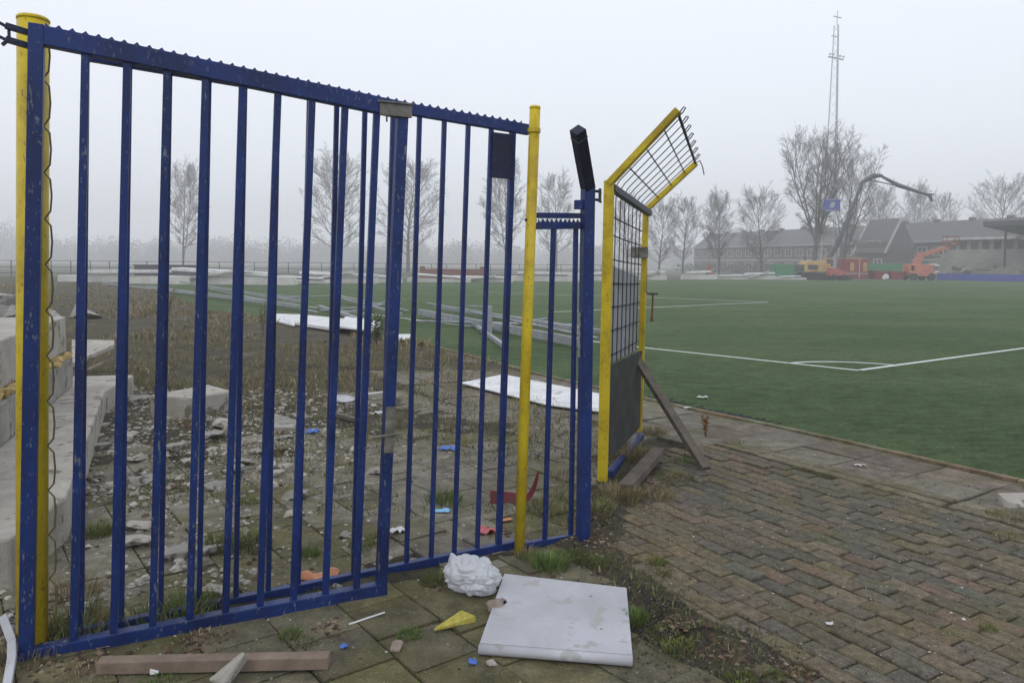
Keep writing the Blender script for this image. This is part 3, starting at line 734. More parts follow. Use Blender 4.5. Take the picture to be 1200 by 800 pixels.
# ------------------------------------------------------------------ debris behind the gate
def quad_slab(name, pts, z0, z1, mat, label, cat, bev=.01, group=None):
    c = sum((Vector(p) for p in pts), Vector())/len(pts); g = MB()
    n = len(pts); lo = [Vector((p[0]-c.x, p[1]-c.y, z0)) for p in pts]
    tops = [Vector((p[0]-c.x, p[1]-c.y, z1+(p[2] if len(p) > 2 else 0))) for p in pts]
    g.add(lo+tops, [tuple(range(n-1, -1, -1)), tuple(range(n, 2*n))]+[(i, (i+1) % n, (i+1) % n+n, i+n) for i in range(n)])
    o = g.build(name, mat, None, bev); o.location = (c.x, c.y, 0); return tag(o, label, cat, group)
quad_slab('concrete_slab', [(-4.8, 3.1, 0), (-2.40, 3.55, 0), (-2.52, 4.2, 0), (-4.15, 7.6, 0), (-4.40, 8.7, .0), (-6.2, 8.3, 0)], -.02, .26, M['pale_concrete'], 'long cream concrete stand element lying left behind the gate', 'concrete slab', .02)
F0, F1 = Vector((-2.95, 3.55, 0)), Vector((-4.64, 7.9, 0)); fd = (F1-F0).normalized(); fn = Vector((-fd.y, fd.x, 0))
def stepblock(a0, a1, dep, z0, z1, mat, lb, back_=0):
    p0, p1 = F0+fd*a0+fn*back_, F0+fd*a1+fn*back_; q0, q1 = p0+fn*dep, p1+fn*dep
    return quad_slab('concrete_slab', [tuple(p) for p in (p0, p1, q1, q0)], z0, z1, mat, lb, 'concrete slab', .015)
stepblock(.0, 4.66, 1.6, .262, .57, M['concrete'], 'grey concrete step block resting on the long cream element')
stepblock(.1, 4.62, 1.5, .635, 1.0, M['pale_concrete'], 'upper pale concrete step block above the line of yellow foam', .05)
g = MB()
rr = random.Random(2)
for i in range(62):
    p = F0+fd*(.1+4.5*i/61)+fn*(.05+rr.uniform(-.02, .02)); g.rock((p.x, p.y, .603+rr.uniform(-.015, .015)), (.11, .13, rr.uniform(.05, .09)), i, .35)
tag(g.build('foam_seam', M['foam']), 'ragged yellow foam squeezed between the two concrete step blocks', 'foam')
g = MB(); c = at(112, 410, 9.0)
slabpts = [at(84, 428, 8.9), at(134, 406, 9.2), at(134, 401, 9.9), at(84, 400, 10.2)]
g.hexa([p-c-Vector((0, 0, .03)) for p in slabpts]+[p-c+Vector((0, 0, .03)) for p in slabpts]); o = g.build('concrete_slab', M['pale_concrete'], None, .01); o.location = c
tag(o, 'thin tilted concrete plate resting above the end of the long cream element', 'concrete slab')
board('timber', at(103, 434, 8.8), at(136, 417, 9.4), .05, .03, M['wood_brown'], 'thin brown timber wedged under the tilted concrete plate', 'timber')
quad_slab('concrete_block', [(-3.62, 7.45, .0), (-3.18, 7.35, 0), (-2.95, 7.9, -.03), (-3.35, 8.25, -.02)], 0, .25, M['pale_concrete'], 'square pale concrete block standing alone behind the gate bars', 'concrete block', .02)
rock_obj('concrete_lump', 165, 473, (.30, .2, .12), 41, M['concrete'], 'rounded concrete lump beside the end of the long cream element')
rock_obj('concrete_lump', 1192, 592, (.26, .2, .085), 42, M['pale_concrete'], 'pale concrete lump at the turf edge by the brick paving')
quad_slab('broken_tile', [gnd(306, 506), gnd(346, 506), gnd(349, 497), gnd(318, 488)], .0, .045, M['concrete'], 'broken grey tile lying loose on the ground behind the gate', 'tile', .004)
board('timber', gnd(388, 484, .06), gnd(427, 494, .05), .06, .04, M['wood_grey'], 'dark short timber in the weeds beside a white scrap', 'timber')
g = MB(); g.tube([Vector((math.cos(a)*.12, math.sin(a)*.12, 0)) for a in [i*math.pi/9 for i in range(19)]], .012, 8); g.tube([(0, 0, -.008), (0, 0, .002)], .11, 20)
o = g.build('pale_disc', M['white_panel'], None); o.location = gnd(402, 467, .04); o.rotation_euler = (.1, .1, 0); tag(o, 'round pale disc lying in the weeds behind the bars', 'disc')
board('white_stick', gnd(425, 462, .05), gnd(452, 459, .05), .03, .02, M['white_sheet'], 'short white strip in the weeds behind the gate bolt', 'stick')
rng_ = random.Random(31)
# rocks one can point at
spots = [(152, 512, .14), (170, 565, .20), (190, 505, .16), (206, 528, .18), (222, 545, .14), (250, 515, .20), (262, 500, .22), (285, 545, .16), (332, 548, .10), (298, 532, .12),
         (160, 620, .14), (205, 655, .17), (160, 640, .20), (246, 648, .12), (255, 700, .16), (400, 630, .09), (395, 690, .06), (385, 545, .10), (415, 530, .12), (440, 555, .12)]
chunks = []
for i, (px, py, s_) in enumerate(spots):
    o = rock_obj('rubble_stone', px, py, (s_*1.25, s_, s_*.42), 100+i, M['concrete' if i % 2 else 'pale_concrete'], 'broken pale concrete chunk lying among the rubble behind the gate', 'rubble', rz=i*1.3, rough=.4, group='broken concrete chunks behind the gate'); chunks.append(o)
order_labels(chunks, 'pale broken concrete chunk on the ground behind the gate, %s from the left')
more = []
for i in range(26):
    y = rng_.uniform(4.6, 7.6); x = -(.30+.30*rng_.random())*y+.2; s_ = rng_.uniform(.06, .16); g = MB(); g.rock((0, 0, 0), (s_*1.4, s_, s_*.5), 700+i, .4, rz=i*1.1); o = g.build('rubble_stone', M['concrete' if i % 2 else 'pale_concrete'], None, .004)
    o.location = (x, y, s_*.18); more.append(tag(o, 'x', 'rubble', 'broken concrete chunks behind the gate'))
bpy.context.view_layer.update()
for i, o in enumerate(sorted(more, key=lambda q: q.location.x/q.location.y)): o['label'] = 'small rubble piece lying loose behind the gate bars, %s small one from the left' % (ORD+['twenty-fifth', 'twenty-sixth'])[i]
# rubble heap far left
rr = random.Random(21)
heap = []
for i in range(24):
    x = rr.uniform(-16.5, -9.5); y = rr.uniform(14, 20); s_ = rr.uniform(.35, .95)
    hh = .75*max(0, 1-abs(x+14)/6)*rr.random()
    g = MB(); g.rock((0, 0, 0), (s_*1.4, s_, s_*rr.uniform(.3, .6)), 300+i, .35); o = g.build('rubble_block', M['concrete' if i % 3 else 'pale_concrete'], None, .01)
    o.location = (x, y, .06+hh); o.rotation_euler = (rr.uniform(-.4, .4), rr.uniform(-.4, .4), rr.uniform(0, 6))
    tag(o, 'grey concrete block tipped on the rubble heap at the left edge', 'rubble', 'blocks of the rubble heap'); heap.append(o)
order_labels(heap, 'grey concrete block on the rubble heap at the left edge, %s from the left')
# white sheets at the turf edge
quad_slab('white_sheet', [gnd(540, 452), gnd(640, 478), gnd(702, 486), gnd(706, 466), gnd(590, 442)], .03, .045, M['white_sheet'], 'large white sheet on the path behind the slim yellow post', 'sheet', .002)
quad_slab('white_sheet', [gnd(316, 378), gnd(345, 385), gnd(352, 372), gnd(322, 371)], .05, .09, M['white_sheet'], 'pale bent sheet at the turf edge, leftmost of three', 'sheet', .003)
quad_slab('white_sheet', [gnd(345, 383), gnd(395, 391), gnd(418, 380), gnd(350, 373)], .05, .12, M['white_sheet'], 'long white sheet at the turf edge, middle of three', 'sheet', .003)
quad_slab('white_sheet', [gnd(395, 391), gnd(447, 397), gnd(446, 385), gnd(405, 378)], .13, .17, M['white_sheet'], 'white sheet next to the green shrub, nearest of three at the turf edge', 'sheet', .003)
quad_slab('white_sheet', [gnd(464, 400), gnd(487, 399), gnd(484, 394), gnd(464, 394)], .02, .05, M['white_sheet'], 'small white sheet just right of the green shrub', 'sheet', .003)

# steel beams lying on the turf
def cbeam(a, b_, h, label, wd=.09, mat='galv'):
    h = h*.6; wd = wd*.8
    c = (a+b_)/2; a, b_ = a-c, b_-c; d = (b_-a).normalized(); s = d.cross(Vector((0, 0, 1))).normalized(); g = MB(); t_ = .012
    up = Vector((0, 0, 1))
    g.bar(a, b_, t_, h-.002)                                               # web
    for z in (-1, 1): g.bar(a+up*z*(h/2)-s*wd/2, b_+up*z*(h/2)-s*wd/2, wd, t_)
    o = g.build('steel_beam', M[mat], None); o.location = c; return tag(o, label, 'steel beam', 'steel beams lying on the turf')
Z = Vector((0, 0, 1))
cbeam(gnd(490, 368, .1)+Z*.06, gnd(682, 404, .1)+Z*.03, .26, 'longest galvanised beam on the turf, nearest of the crossed bundle')
cbeam(gnd(510, 364, .1)+Z*.15, gnd(690, 394, .1)+Z*.10, .16, 'galvanised beam lying on top of the crossed bundle')
cbeam(gnd(520, 362, .1)+Z*.05, gnd(712, 390, .1), .14, 'far galvanised beam behind the crossed bundle')
cbeam(gnd(550, 378, .05)+Z*.02, gnd(592, 408, .05), .12, 'short beam pointing to the camera from under the bundle')
cbeam(gnd(548, 362, .1)+Z*.10, gnd(577, 363, .1)+Z*.10, .06, 'short pale strip lying beyond the crossed bundle')
g = MB(); p = gnd(574, 394); g.box((0, 0, .32), (.10, .05, .64)); o = g.build('steel_post', M['galv'], None, .004); o.location = p; tag(o, 'short upright galvanised post in the crossed beam bundle', 'steel post')
cbeam(gnd(400, 352, .1)+Z*.08, gnd(470, 369, .1)+Z*.02, .10, 'thin dark edged beam left of the closing stile', .07)
cbeam(gnd(372, 359, .1), gnd(432, 378, .1), .12, 'pale flat beam crossing under the thin dark edged beam', .12)
cbeam(gnd(402, 368, .1), gnd(452, 354, .1), .07, 'thin cross piece between the two beams near the shrub', .05)
cbeam(gnd(170, 336, .1), gnd(345, 362, .1)+Z*.1, .20, 'long galvanised beam at the left edge of the turf')
cbeam(gnd(210, 334, .1)+Z*.2, gnd(352, 357, .1)+Z*.1, .14, 'dark edged beam lying just beyond the long left beam')
cbeam(gnd(120, 334, .1)+Z*.1, gnd(300, 352, .1), .14, 'pale beam among brown weeds at the far left of the turf')
cbeam(gnd(322, 347, .1), gnd(352, 349, .1), .20, 'short bluish beam seen end to end behind the left bars', .1)

def pipe(a, b_, r, label):
    c = (a+b_)/2; g = MB(); g.tube([a-c, b_-c], r, 8); o = g.build('steel_pipe', M['galv'], None, smooth=True); o.location = c; tag(o, label, 'pipe', 'steel pipes lying on the turf')
pipe(gnd(480, 376, .1), gnd(676, 386, .1)+Z*.1, .03, 'thin pipe lying level through the crossed beam bundle')
pipe(gnd(500, 360, .1)+Z*.15, gnd(700, 402, .1)+Z*.1, .025, 'thin pipe on top of the crossed beam bundle')
pipe(gnd(392, 348, .1)+Z*.1, gnd(478, 364, .1), .03, 'thin dark pipe behind the closing stile, near the shrub')
pipe(gnd(375, 364, .1), gnd(470, 358, .1)+Z*.08, .025, 'thin pipe crossing the flat beam left of the shrub')
pipe(gnd(245, 338, .1), gnd(372, 366, .1), .035, 'long thin pipe in front of the long left beam')
pipe(gnd(280, 352, .1), gnd(400, 346, .1), .03, 'thin pipe lying level behind the middle gate bars')
pipe(gnd(560, 386, .1), gnd(640, 378, .1)+Z*.1, .03, 'short thin pipe leaning on the bundle behind the slim yellow post')
# ------------------------------------------------------------------ low plants (uncountable)
rv = random.Random(99)
def blade(g, p, h, w_, lean, az, col):
    dx_, dy_ = math.cos(az)*lean, math.sin(az)*lean; sx, sy = -math.sin(az)*w_/2, math.cos(az)*w_/2
    if rv.random() < .5: sx, sy = w_/2*math.cos(az), w_/2*math.sin(az)
    a = (p[0]-sx, p[1]-sy, p[2]); b_ = (p[0]+sx, p[1]+sy, p[2])
    m1 = (p[0]+dx_*.35-sx*.8, p[1]+dy_*.35-sy*.8, p[2]+h*.6); m2 = (p[0]+dx_*.35+sx*.8, p[1]+dy_*.35+sy*.8, p[2]+h*.6)
    e_ = (p[0]+dx_, p[1]+dy_, p[2]+h*(1-.4*min(1, lean/h*.6)))
    g.col = col; g.add([a, b_, m2, m1, e_], [(0, 1, 2, 3), (3, 2, 4)])
GREEN = [(.085, .150, .030), (.115, .180, .040), (.070, .120, .026), (.140, .180, .050)]
OLIVE = [(.135, .135, .036), (.16, .15, .045), (.11, .115, .032)]
DRY = [(.27, .22, .13), (.33, .27, .17), (.20, .155, .09), (.23, .17, .10)]
g = MB()
def tuft(px, py, n, h, spread, pal_, w_=.004, z=0):
    p = gnd(px, py)
    for _ in range(n):
        a, r_ = rv.uniform(0, 6.283), spread*math.sqrt(rv.random()); x, y = p.x+math.cos(a)*r_, p.y+math.sin(a)*r_
        hh = h*rv.uniform(.45, 1.15)*(1-.4*r_/spread); k = rv.uniform(.75, 1.25)
        cl = rv.choice(pal_); blade(g, (x, y, max(z, soil_h(x, y)-.005)), hh, w_*rv.uniform(.6, 1.3), hh*rv.uniform(.2, .9), a+rv.uniform(-.7, .7), tuple(c_*k for c_ in cl))
for args in [(480, 745, 170, .045, .055, GREEN), (746, 728, 260, .085, .05, GREEN), (795, 762, 240, .05, .07, GREEN+OLIVE), (772, 745, 120, .035, .06, OLIVE+GREEN),
             (645, 664, 420, .11, .10, GREEN), (618, 655, 160, .10, .06, GREEN+DRY), (672, 655, 200, .07, .09, GREEN+OLIVE), (700, 662, 120, .06, .08, GREEN+OLIVE),
             (510, 682, 260, .07, .08, GREEN+OLIVE), (535, 672, 120, .05, .06, GREEN), (770, 660, 130, .05, .05, GREEN+OLIVE), (775, 672, 90, .03, .06, OLIVE),
             (95, 742, 380, .17, .14, DRY+OLIVE+GREEN), (60, 745, 200, .13, .10, DRY+OLIVE), (215, 722, 420, .15, .12, GREEN+DRY[:1]), (180, 728, 240, .12, .12, GREEN+DRY), (255, 708, 220, .12, .08, GREEN+DRY),
             (285, 640, 420, .12, .15, GREEN+OLIVE), (115, 628, 260, .13, .08, GREEN+OLIVE), (360, 650, 160, .07, .07, GREEN), (425, 640, 160, .05, .08, GREEN+OLIVE), (445, 632, 120, .05, .08, OLIVE),
             (520, 588, 300, .12, .12, GREEN), (290, 590, 160, .06, .08, OLIVE+GREEN), (255, 635, 120, .09, .08, GREEN+OLIVE), (340, 745, 120, .045, .05, GREEN), (355, 755, 100, .03, .06, GREEN+OLIVE), (380, 700, 140, .05, .1, OLIVE+GREEN),
             (1158, 738, 90, .03, .035, GREEN+OLIVE), (1185, 606, 260, .05, .14, OLIVE), (1178, 628, 160, .03, .12, OLIVE), (880, 742, 60, .02, .05, OLIVE), (905, 793, 120, .035, .06, GREEN+OLIVE), (870, 797, 140, .04, .06, OLIVE+GREEN), (945, 788, 60, .03, .04, OLIVE),
             (862, 518, 120, .03, .10, OLIVE), (965, 632, 40, .02, .03, OLIVE), (830, 596, 40, .03, .03, DRY), (648, 588, 160, .10, .14, DRY+GREEN), (765, 508, 320, .12, .16, DRY+OLIVE),
             (740, 540, 520, .20, .18, DRY+OLIVE), (725, 585, 480, .13, .16, DRY+OLIVE), (765, 580, 420, .08, .16, OLIVE+DRY), (790, 560, 260, .05, .16, OLIVE+GREEN), (700, 600, 320, .11, .12, GREEN+DRY), (640, 600, 200, .10, .12, DRY+GREEN), (660, 560, 160, .10, .14, DRY+OLIVE),
             (25, 770, 200, .09, .14, DRY), (230, 750, 120, .04, .12, DRY+OLIVE), (190, 795, 120, .03, .08, GREEN), (100, 790, 120, .03, .1, DRY), (805, 540, 120, .07, .1, GREEN), (90, 700, 160, .14, .1, DRY+OLIVE)]:
    tuft(*args)
for _ in range(56000):                                                        # weeds thickening with distance behind the panels
    y = 3.4+rv.random()**.8*10.5; x = rv.uniform(-1.0*y-.5, .30*y)
    s = sd(x, y)
    if s > -.05 or x > xb(y)-.02 or (x < -2.4 and y < 8.9 and x < -.35*y-1.1): continue
    if y < 3.2+(x+1.9)*.518: continue
    dens = fbm(x+4, y, 1.1)+(.26 if (x > -1.3 and y > 4.6) else 0)+.22*min(1, max(-1, (y-6.2)/2.2))
    if -pathw(y) < s and y < 9: dens -= .55
    if dens < .02+rv.random()*.25: continue
    far = min(1, max(0, (y-5)/4)); cl = rv.choice(DRY if rv.random() < .12+.42*far else (OLIVE if rv.random() < .6 else GREEN)); k = rv.uniform(.7, 1.2)
    h = rv.uniform(.015, .055)*(1+far*1.0)
    blade(g, (x, y, max(0, soil_h(x, y)-.004) if y < 9 else soil_h(x, y)), h, rv.uniform(.004, .009), h*rv.uniform(.3, 1.3), rv.uniform(0, 6.28), tuple(c_*k for c_ in cl))
for _ in range(36000):                                                        # dry growth on the far strip beside the turf
    y = 9+rv.random()**1.3*34; x = xe(y)-rv.random()**1.2*(5+.45*y)-.05
    if x < -.95*y: continue
    dens = fbm(x, y+7, .45)
    if dens < -.25+rv.random()*.3: continue
    k = rv.uniform(.7, 1.25); cl = rv.choice(DRY if rv.random() < .72 else OLIVE); h = rv.uniform(.03, .12)*(1+.8*max(0, dens))
    blade(g, (x, y, soil_h(x, y)-.01), h*(1.2 if y > 14 else .8), rv.uniform(.012, .03)*(1 if y > 14 else .5), h*rv.uniform(.2, 1.2), rv.uniform(0, 6.28), tuple(c_*k for c_ in cl))
for k in range(3200):                                                         # along the broken edge of the brick paving
    y = rv.uniform(2.8, 6.4); x = xb(y)+rv.gauss(0, .12)
    if fbm(x, y+3, 2.2) < -.02: continue
    h = rv.uniform(.01, .045); kk = rv.uniform(.6, 1.1); cl = rv.choice(OLIVE+GREEN+DRY); blade(g, (x, y, max(0, soil_h(x, y)-.004)), h, .004, h*rv.uniform(.4, 1.4), rv.uniform(0, 6.28), tuple(c_*kk for c_ in cl))
for k in range(9000):                                                         # blades in the joints of the front paving
    y = rv.uniform(2.2, 6.8); x = rv.uniform(-2.2, 4.5)
    if sd(x, y) > -.1 or fbm(x, y, 1.6) < .05: continue
    if soil_h(x, y) < -.03 and rv.random() < .6: continue
    h = rv.uniform(.006, .018); cl = rv.choice(OLIVE+GREEN); blade(g, (x, y, -.006), h, .004, h, rv.uniform(0, 6.28), cl)
tag(g.build('weeds', M['plants']), 'rough grass, moss and dry weeds growing between the paving and rubble', 'weeds', kind='stuff')

# loose grit, chips and dead leaves
g = MB(); rg = random.Random(5)
def chip(x, y, s_, col, z=0, flat=.4):
    g.col = col; n = 5; a0 = rg.uniform(0, 6.28)
    vs = [(x+math.cos(a0+i*1.2566)*s_*rg.uniform(.6, 1.1), y+math.sin(a0+i*1.2566)*s_*rg.uniform(.6, 1.1), z) for i in range(n)]
    vs += [(x+(p[0]-x)*.6, y+(p[1]-y)*.6, z+s_*flat*rg.uniform(.6, 1.3)) for p in vs]
    g.add(vs, [tuple(range(5, 10))]+[(i, (i+1) % 5, (i+1) % 5+5, i+5) for i in range(5)])
PALE = [(.36, .345, .31), (.30, .285, .25), (.24, .225, .195), (.40, .38, .34), (.18, .17, .145), (.13, .12, .10)]
LEAF = [(.085, .050, .032), (.11, .075, .048), (.17, .125, .08), (.06, .040, .027), (.045, .032, .022)]
for _ in range(40000):
    y = 3.05+rg.random()*6.2; x = rg.uniform(-.62*y-1.0, .05*y)
    if y < 3.15+(x+1.9)*.518 or sd(x, y) > -.2: continue
    lf = max(0, min(1, (-x-.6)/1.6)); d_ = fbm(x+2, y+5, 1.3)
    if rg.random() > .08+.72*lf*max(.15, min(1, .5+d_)): continue
    s_ = .004+.018*rg.random()**3.2+(.030*rg.random()**4 if lf > .4 else 0)
    chip(x, y, s_, rg.choice(PALE if rg.random() < .85 else LEAF), max(.0, soil_h(x, y))+.001)
for _ in range(3500):
    y = rg.uniform(2.6, 6.5); x = rg.uniform(-2, 4.2)
    if sd(x, y) > -.1: continue
    chip(x, y, rg.choice((.003, .004, .005, .008)), rg.choice(PALE+LEAF), .003)
for (px, py, n, sp) in [(700, 640, 120, .20), (640, 690, 70, .12), (230, 752, 90, .12), (385, 735, 60, .08), (700, 610, 90, .15), (760, 560, 90, .2), (800, 745, 70, .12), (860, 770, 90, .18), (90, 775, 120, .2), (590, 625, 60, .12), (420, 495, 60, .3), (245, 690, 60, .15), (935, 790, 60, .12), (520, 685, 60, .1)]:
    p = gnd(px, py)
    for _ in range(n):
        x, y = rg.gauss(p.x, sp*.5), rg.gauss(p.y, sp*.5); chip(x, y, rg.uniform(.006, .02), rg.choice(LEAF+[(.2, .17, .12)]), max(.002, soil_h(x, y)), .25)
DIRT = [(.05, .043, .034), (.075, .062, .048), (.10, .085, .065), (.04, .034, .028), (.16, .14, .11)]
for _ in range(2600):
    y = rg.uniform(2.7, 6.6); x = xb(y)+rg.gauss(0, .16)
    if sd(x, y) > -.3: continue
    chip(x, y, rg.uniform(.002, .008), rg.choice(DIRT), max(.0, soil_h(x, y))-.001, .8)
for (px, py, n, sp) in [(855, 765, 700, .30), (930, 790, 200, .2), (790, 745, 160, .2), (740, 600, 300, .3)]:
    p = gnd(px, py)
    for _ in range(n):
        x, y = rg.gauss(p.x, sp*.6), rg.gauss(p.y, sp*.4); chip(x, y, rg.uniform(.002, .007), rg.choice(DIRT), max(.0, soil_h(x, y))-.001, .5)
for (px, py, n, sp) in [(815, 470, 240, .35), (870, 486, 200, .30), (910, 492, 120, .25)]:      # dark rubber crumb along the kerb
    p = gnd(px, py)
    for _ in range(n):
        y = rg.gauss(p.y, sp*.5); x = xe(y)+abs(rg.gauss(0, .10)); chip(x, y, rg.uniform(.01, .03), (.022, .022, .026), .002, .2)
tag(g.build('loose_grit', M['stones']), 'grit, pale chips and dead leaves scattered over the paving', 'grit', kind='stuff')

# shrub and dried weed
def leafy(name, loc, h, wd, nst, nl, cols, label, cat, ls=.03):
    e = empty(name, loc=loc, label=label, cat=cat); st = MB(); lf = MB(); r2 = random.Random(int(h*1000)+nst)
    for i in range(nst):
        a = r2.uniform(0, 6.28); ln = r2.uniform(.1, 1)*wd; top = Vector((math.cos(a)*ln, math.sin(a)*ln, h*r2.uniform(.6, 1))); mid = top*.5+Vector((0, 0, h*.08))
        st.tube([(0, 0, -.03), mid, top], [.006, .004, .002], 5)
        for _ in range(nl):
            t_ = r2.uniform(.2, 1); p = (mid*(t_*2) if t_ < .5 else mid.lerp(top, t_*2-1)); d_ = Vector((r2.uniform(-1, 1), r2.uniform(-1, 1), r2.uniform(-.3, .8))).normalized(); s_ = d_.cross(Vector((r2.random(), r2.random(), r2.random()+.1))).normalized()
            k = r2.uniform(.7, 1.3); lf.col = tuple(c_*k for c_ in r2.choice(cols)); L_ = ls*r2.uniform(.6, 1.3)
            lf.add([p, p+d_*L_*.5+s_*L_*.28, p+d_*L_, p+d_*L_*.5-s_*L_*.28], [(0, 1, 2, 3)])
    st.build('stems', M['wood_grey'], e); lf.build('leaves', M['plants'], e); return e
leafy('shrub', gnd(441, 404), .62, .24, 16, 26, [(.12, .16, .04), (.17, .19, .05), (.08, .12, .03)], 'small yellow green shrub at the turf edge behind the gate', 'shrub', .06)
leafy('weed_plant', gnd(827, 512), .24, .04, 5, 30, [(.30, .20, .04), (.36, .17, .05), (.22, .17, .05)], 'upright yellow and orange dried weed on the path', 'weed', .028)
leafy('weed_plant', gnd(705, 622), .16, .08, 6, 16, [(.16, .17, .05), (.22, .19, .07)], 'yellow green weed at the foot of the mesh gate', 'weed', .03)
leafy('weed_plant', gnd(308, 395), .75, .12, 6, 18, [(.20, .13, .07), (.15, .10, .05)], 'brown dead weed stalk by the turf edge, left of the white sheets', 'weed', .04)
leafy('weed_plant', gnd(196, 372), .9, .35, 14, 22, [(.20, .13, .07), (.14, .12, .05)], 'brown bushy dead weed in front of the long left beam', 'weed', .05)

# ------------------------------------------------------------------ bare trees
def tree_mesh(seed, h, rad, tr, base=.2, nb=26, leaders=((0, 0),), rise=.9, low=.55):
    r_ = random.Random(seed); tk = MB(); tw = MB(); U = Vector((0, 0, 1))
    def stem(tgt, p, d, L_, r0, r1, n, sides, bend=.10, lift=.05):
        pts = [p]; q = p; dd = d.normalized()
        for i in range(n):
            dd = (dd+Vector((r_.uniform(-bend, bend), r_.uniform(-bend, bend), lift+r_.uniform(-bend, bend)*.5))).normalized(); q = q+dd*L_/n; pts.append(q)
        tgt.tube(pts, [lerp(r0, r1, i/n) for i in range(n+1)], sides, False); return pts, dd
    def along(pts, t_):
        f_ = t_*(len(pts)-1); i = min(int(f_), len(pts)-2); return pts[i].lerp(pts[i+1], f_-i), (pts[i+1]-pts[i]).normalized()
    def side(d, ang):
        az = r_.uniform(0, 6.283); ax = d.cross(Vector((math.cos(az), math.sin(az), .13))).normalized(); return (Matrix.Rotation(ang, 3, ax) @ d).normalized()
    for (lx, ly) in leaders:
        tilt = Vector((lx, ly, 1)).normalized(); main = not (lx or ly); st0 = Vector((0, 0, -.2)) if main else main_pts[0].lerp(main_pts[-1], r_.uniform(.10, .34))
        hl = (h if main else (h-st0.z)*r_.uniform(.80, 1.0))
        tp, _ = stem(tk, st0, tilt, hl/max(.7, tilt.z), tr if main else tr*.42, tr*.07, 9, 7, .045, 0 if main else .035)
        if main: main_pts = tp
        for i in range(nb):
            t_ = (base if main else .12)+(1-(base if main else .12))*(i+r_.random())/nb; t_ = min(.97, t_)
            p, d = along(tp, t_); az = i*2.4+r_.uniform(-.5, .5)
            prof = math.sqrt(max(.03, 1-((t_-low)/(.52 if t_ > low else (low-base)*1.35))**2))
            el = lerp(.30, 1.15, t_)*rise; bd = Vector((math.cos(az)*math.cos(el), math.sin(az)*math.cos(el), math.sin(el)))
            L1_ = rad*prof*r_.uniform(.8, 1.1)/max(.6, math.cos(el*.75)); r1 = max(.025, tr*.30*(1-t_*.6))
            bp_, _ = stem(tk, p, bd, L1_, r1, .016, 5, 5, .10, .09)
            for k in range(9):
                t2 = r_.uniform(.22, 1); p2, d2 = along(bp_, t2); L2_ = L1_*r_.uniform(.28, .5)*(1.15-.5*t2)
                b2, _ = stem(tw, p2, side(d2, r_.uniform(.45, .85)), L2_, .016, .007, 3, 3, .12, .07)
                for m_ in range(6):
                    t3 = r_.uniform(.2, 1); p3, d3 = along(b2, t3); L3_ = L2_*r_.uniform(.35, .6)
                    b3, _ = stem(tw, p3, side(d3, r_.uniform(.4, .8)), L3_, .0095, .004, 2, 3, .12, .06)
                    for z in range(3):
                        p4, d4 = along(b3, r_.uniform(.3, 1)); stem(tw, p4, side(d4, r_.uniform(.35, .7)), L3_*r_.uniform(.4, .7), .008, .004, 1, 3, .1, .05)
    return tk, tw
protos = []
for sd_, args in enumerate([(10, 3.9, .19, .20, 30, ((0, 0),), .8, .5), (10, 3.2, .17, .24, 22, ((0, 0), (.14, .05)), .9, .55), (10, 4.4, .21, .17, 32, ((0, 0),), .8, .45)]):
    tk, tw = tree_mesh(50+sd_, *args)
    a = tk.build('trunk', M['bark']); b_ = tw.build('crown', M['twig']); protos.append((a.data, b_.data))
    bpy.data.objects.remove(a); bpy.data.objects.remove(b_)
def tree(kind, px, Y, h, label, rz=0, sx=1.0, group='bare trees beyond the pitch'):
    p = at(px, 312, Y); e = empty('bare_tree', loc=(p.x, p.y, -.1), rz=rz, label=label, cat='tree', group=group); e.scale = (h/10*sx, h/10*sx, h/10)
    for nm, me in zip(('trunk', 'crown'), protos[kind]):
        o = bpy.data.objects.new(nm, me); COL.objects.link(o); o.parent = e
    return e
TREES = [(1, 215, 118, 14, 'thin twin bare tree seen between the third and fourth gate bars', .3, .75), (0, 392, 118, 16, 'round bare tree seen between gate bars at the middle of the open leaf', 1.0, 1.0),
         (2, 478, 122, 16, 'wide bare tree directly behind the closing stile of the gate', 2.0, 1.0), (1, 594, 122, 15.5, 'bare tree directly left of the slim yellow post', 3.0, .85),
         (0, 652, 125, 14.2, 'bare tree framed above the short low blue panel', 4.0, .8), (2, 772, 100, 9.0, 'bare tree immediately right of the mesh gate', .5, .8),
         (0, 800, 98, 9.0, 'second bare tree right of the mesh gate', 1.5, .8), (1, 843, 98, 9.3, 'third bare tree right of the mesh gate', 2.5, .85),
         (2, 893, 100, 10.4, 'fourth bare tree right of the mesh gate, before the huge one', 3.5, .9), (0, 735, 98, 9.2, 'bare tree seen through the mesh of the yellow gate', 5.2, .8),
         (1, 1068, 150, 15, 'faint bare tree above the roofs under the tip of the long arm', 5.5, .8), (0, 1100, 150, 14, 'faint bare tree right of the tip of the long arm', .8, .8),
         (2, 1165, 140, 16, 'bare tree rising behind the grandstand roof at the right', .2, 1.0), (1, 1030, 150, 14.5, 'faint bare tree behind the steep roofed house', 4.2, 1.0)]
for k, px, Y, h, lb, rz, sx in TREES: tree(k, px, Y, h, lb, rz, sx)
tk, tw = tree_mesh(77, 15.8, 3.3, .33, .26, 14, ((0, 0), (.24, .1), (-.28, .1), (.16, -.2), (-.16, -.2), (-.46, -.05), (.42, .05)), 1.05, .6)
p = at(953, 312, 96); e = empty('bare_tree', loc=(p.x, p.y, -.1), label='tallest spreading bare tree beside the lattice mast', cat='tree', group='bare trees beyond the pitch'); tk.build('trunk', M['bark'], e); tw.build('crown', M['twig'], e)
tk, tw = tree_mesh(78, 13.8, 3.0, .28, .26, 14, ((0, 0), (.26, .1), (-.16, .1), (.42, -.1)), 1.05, .6)
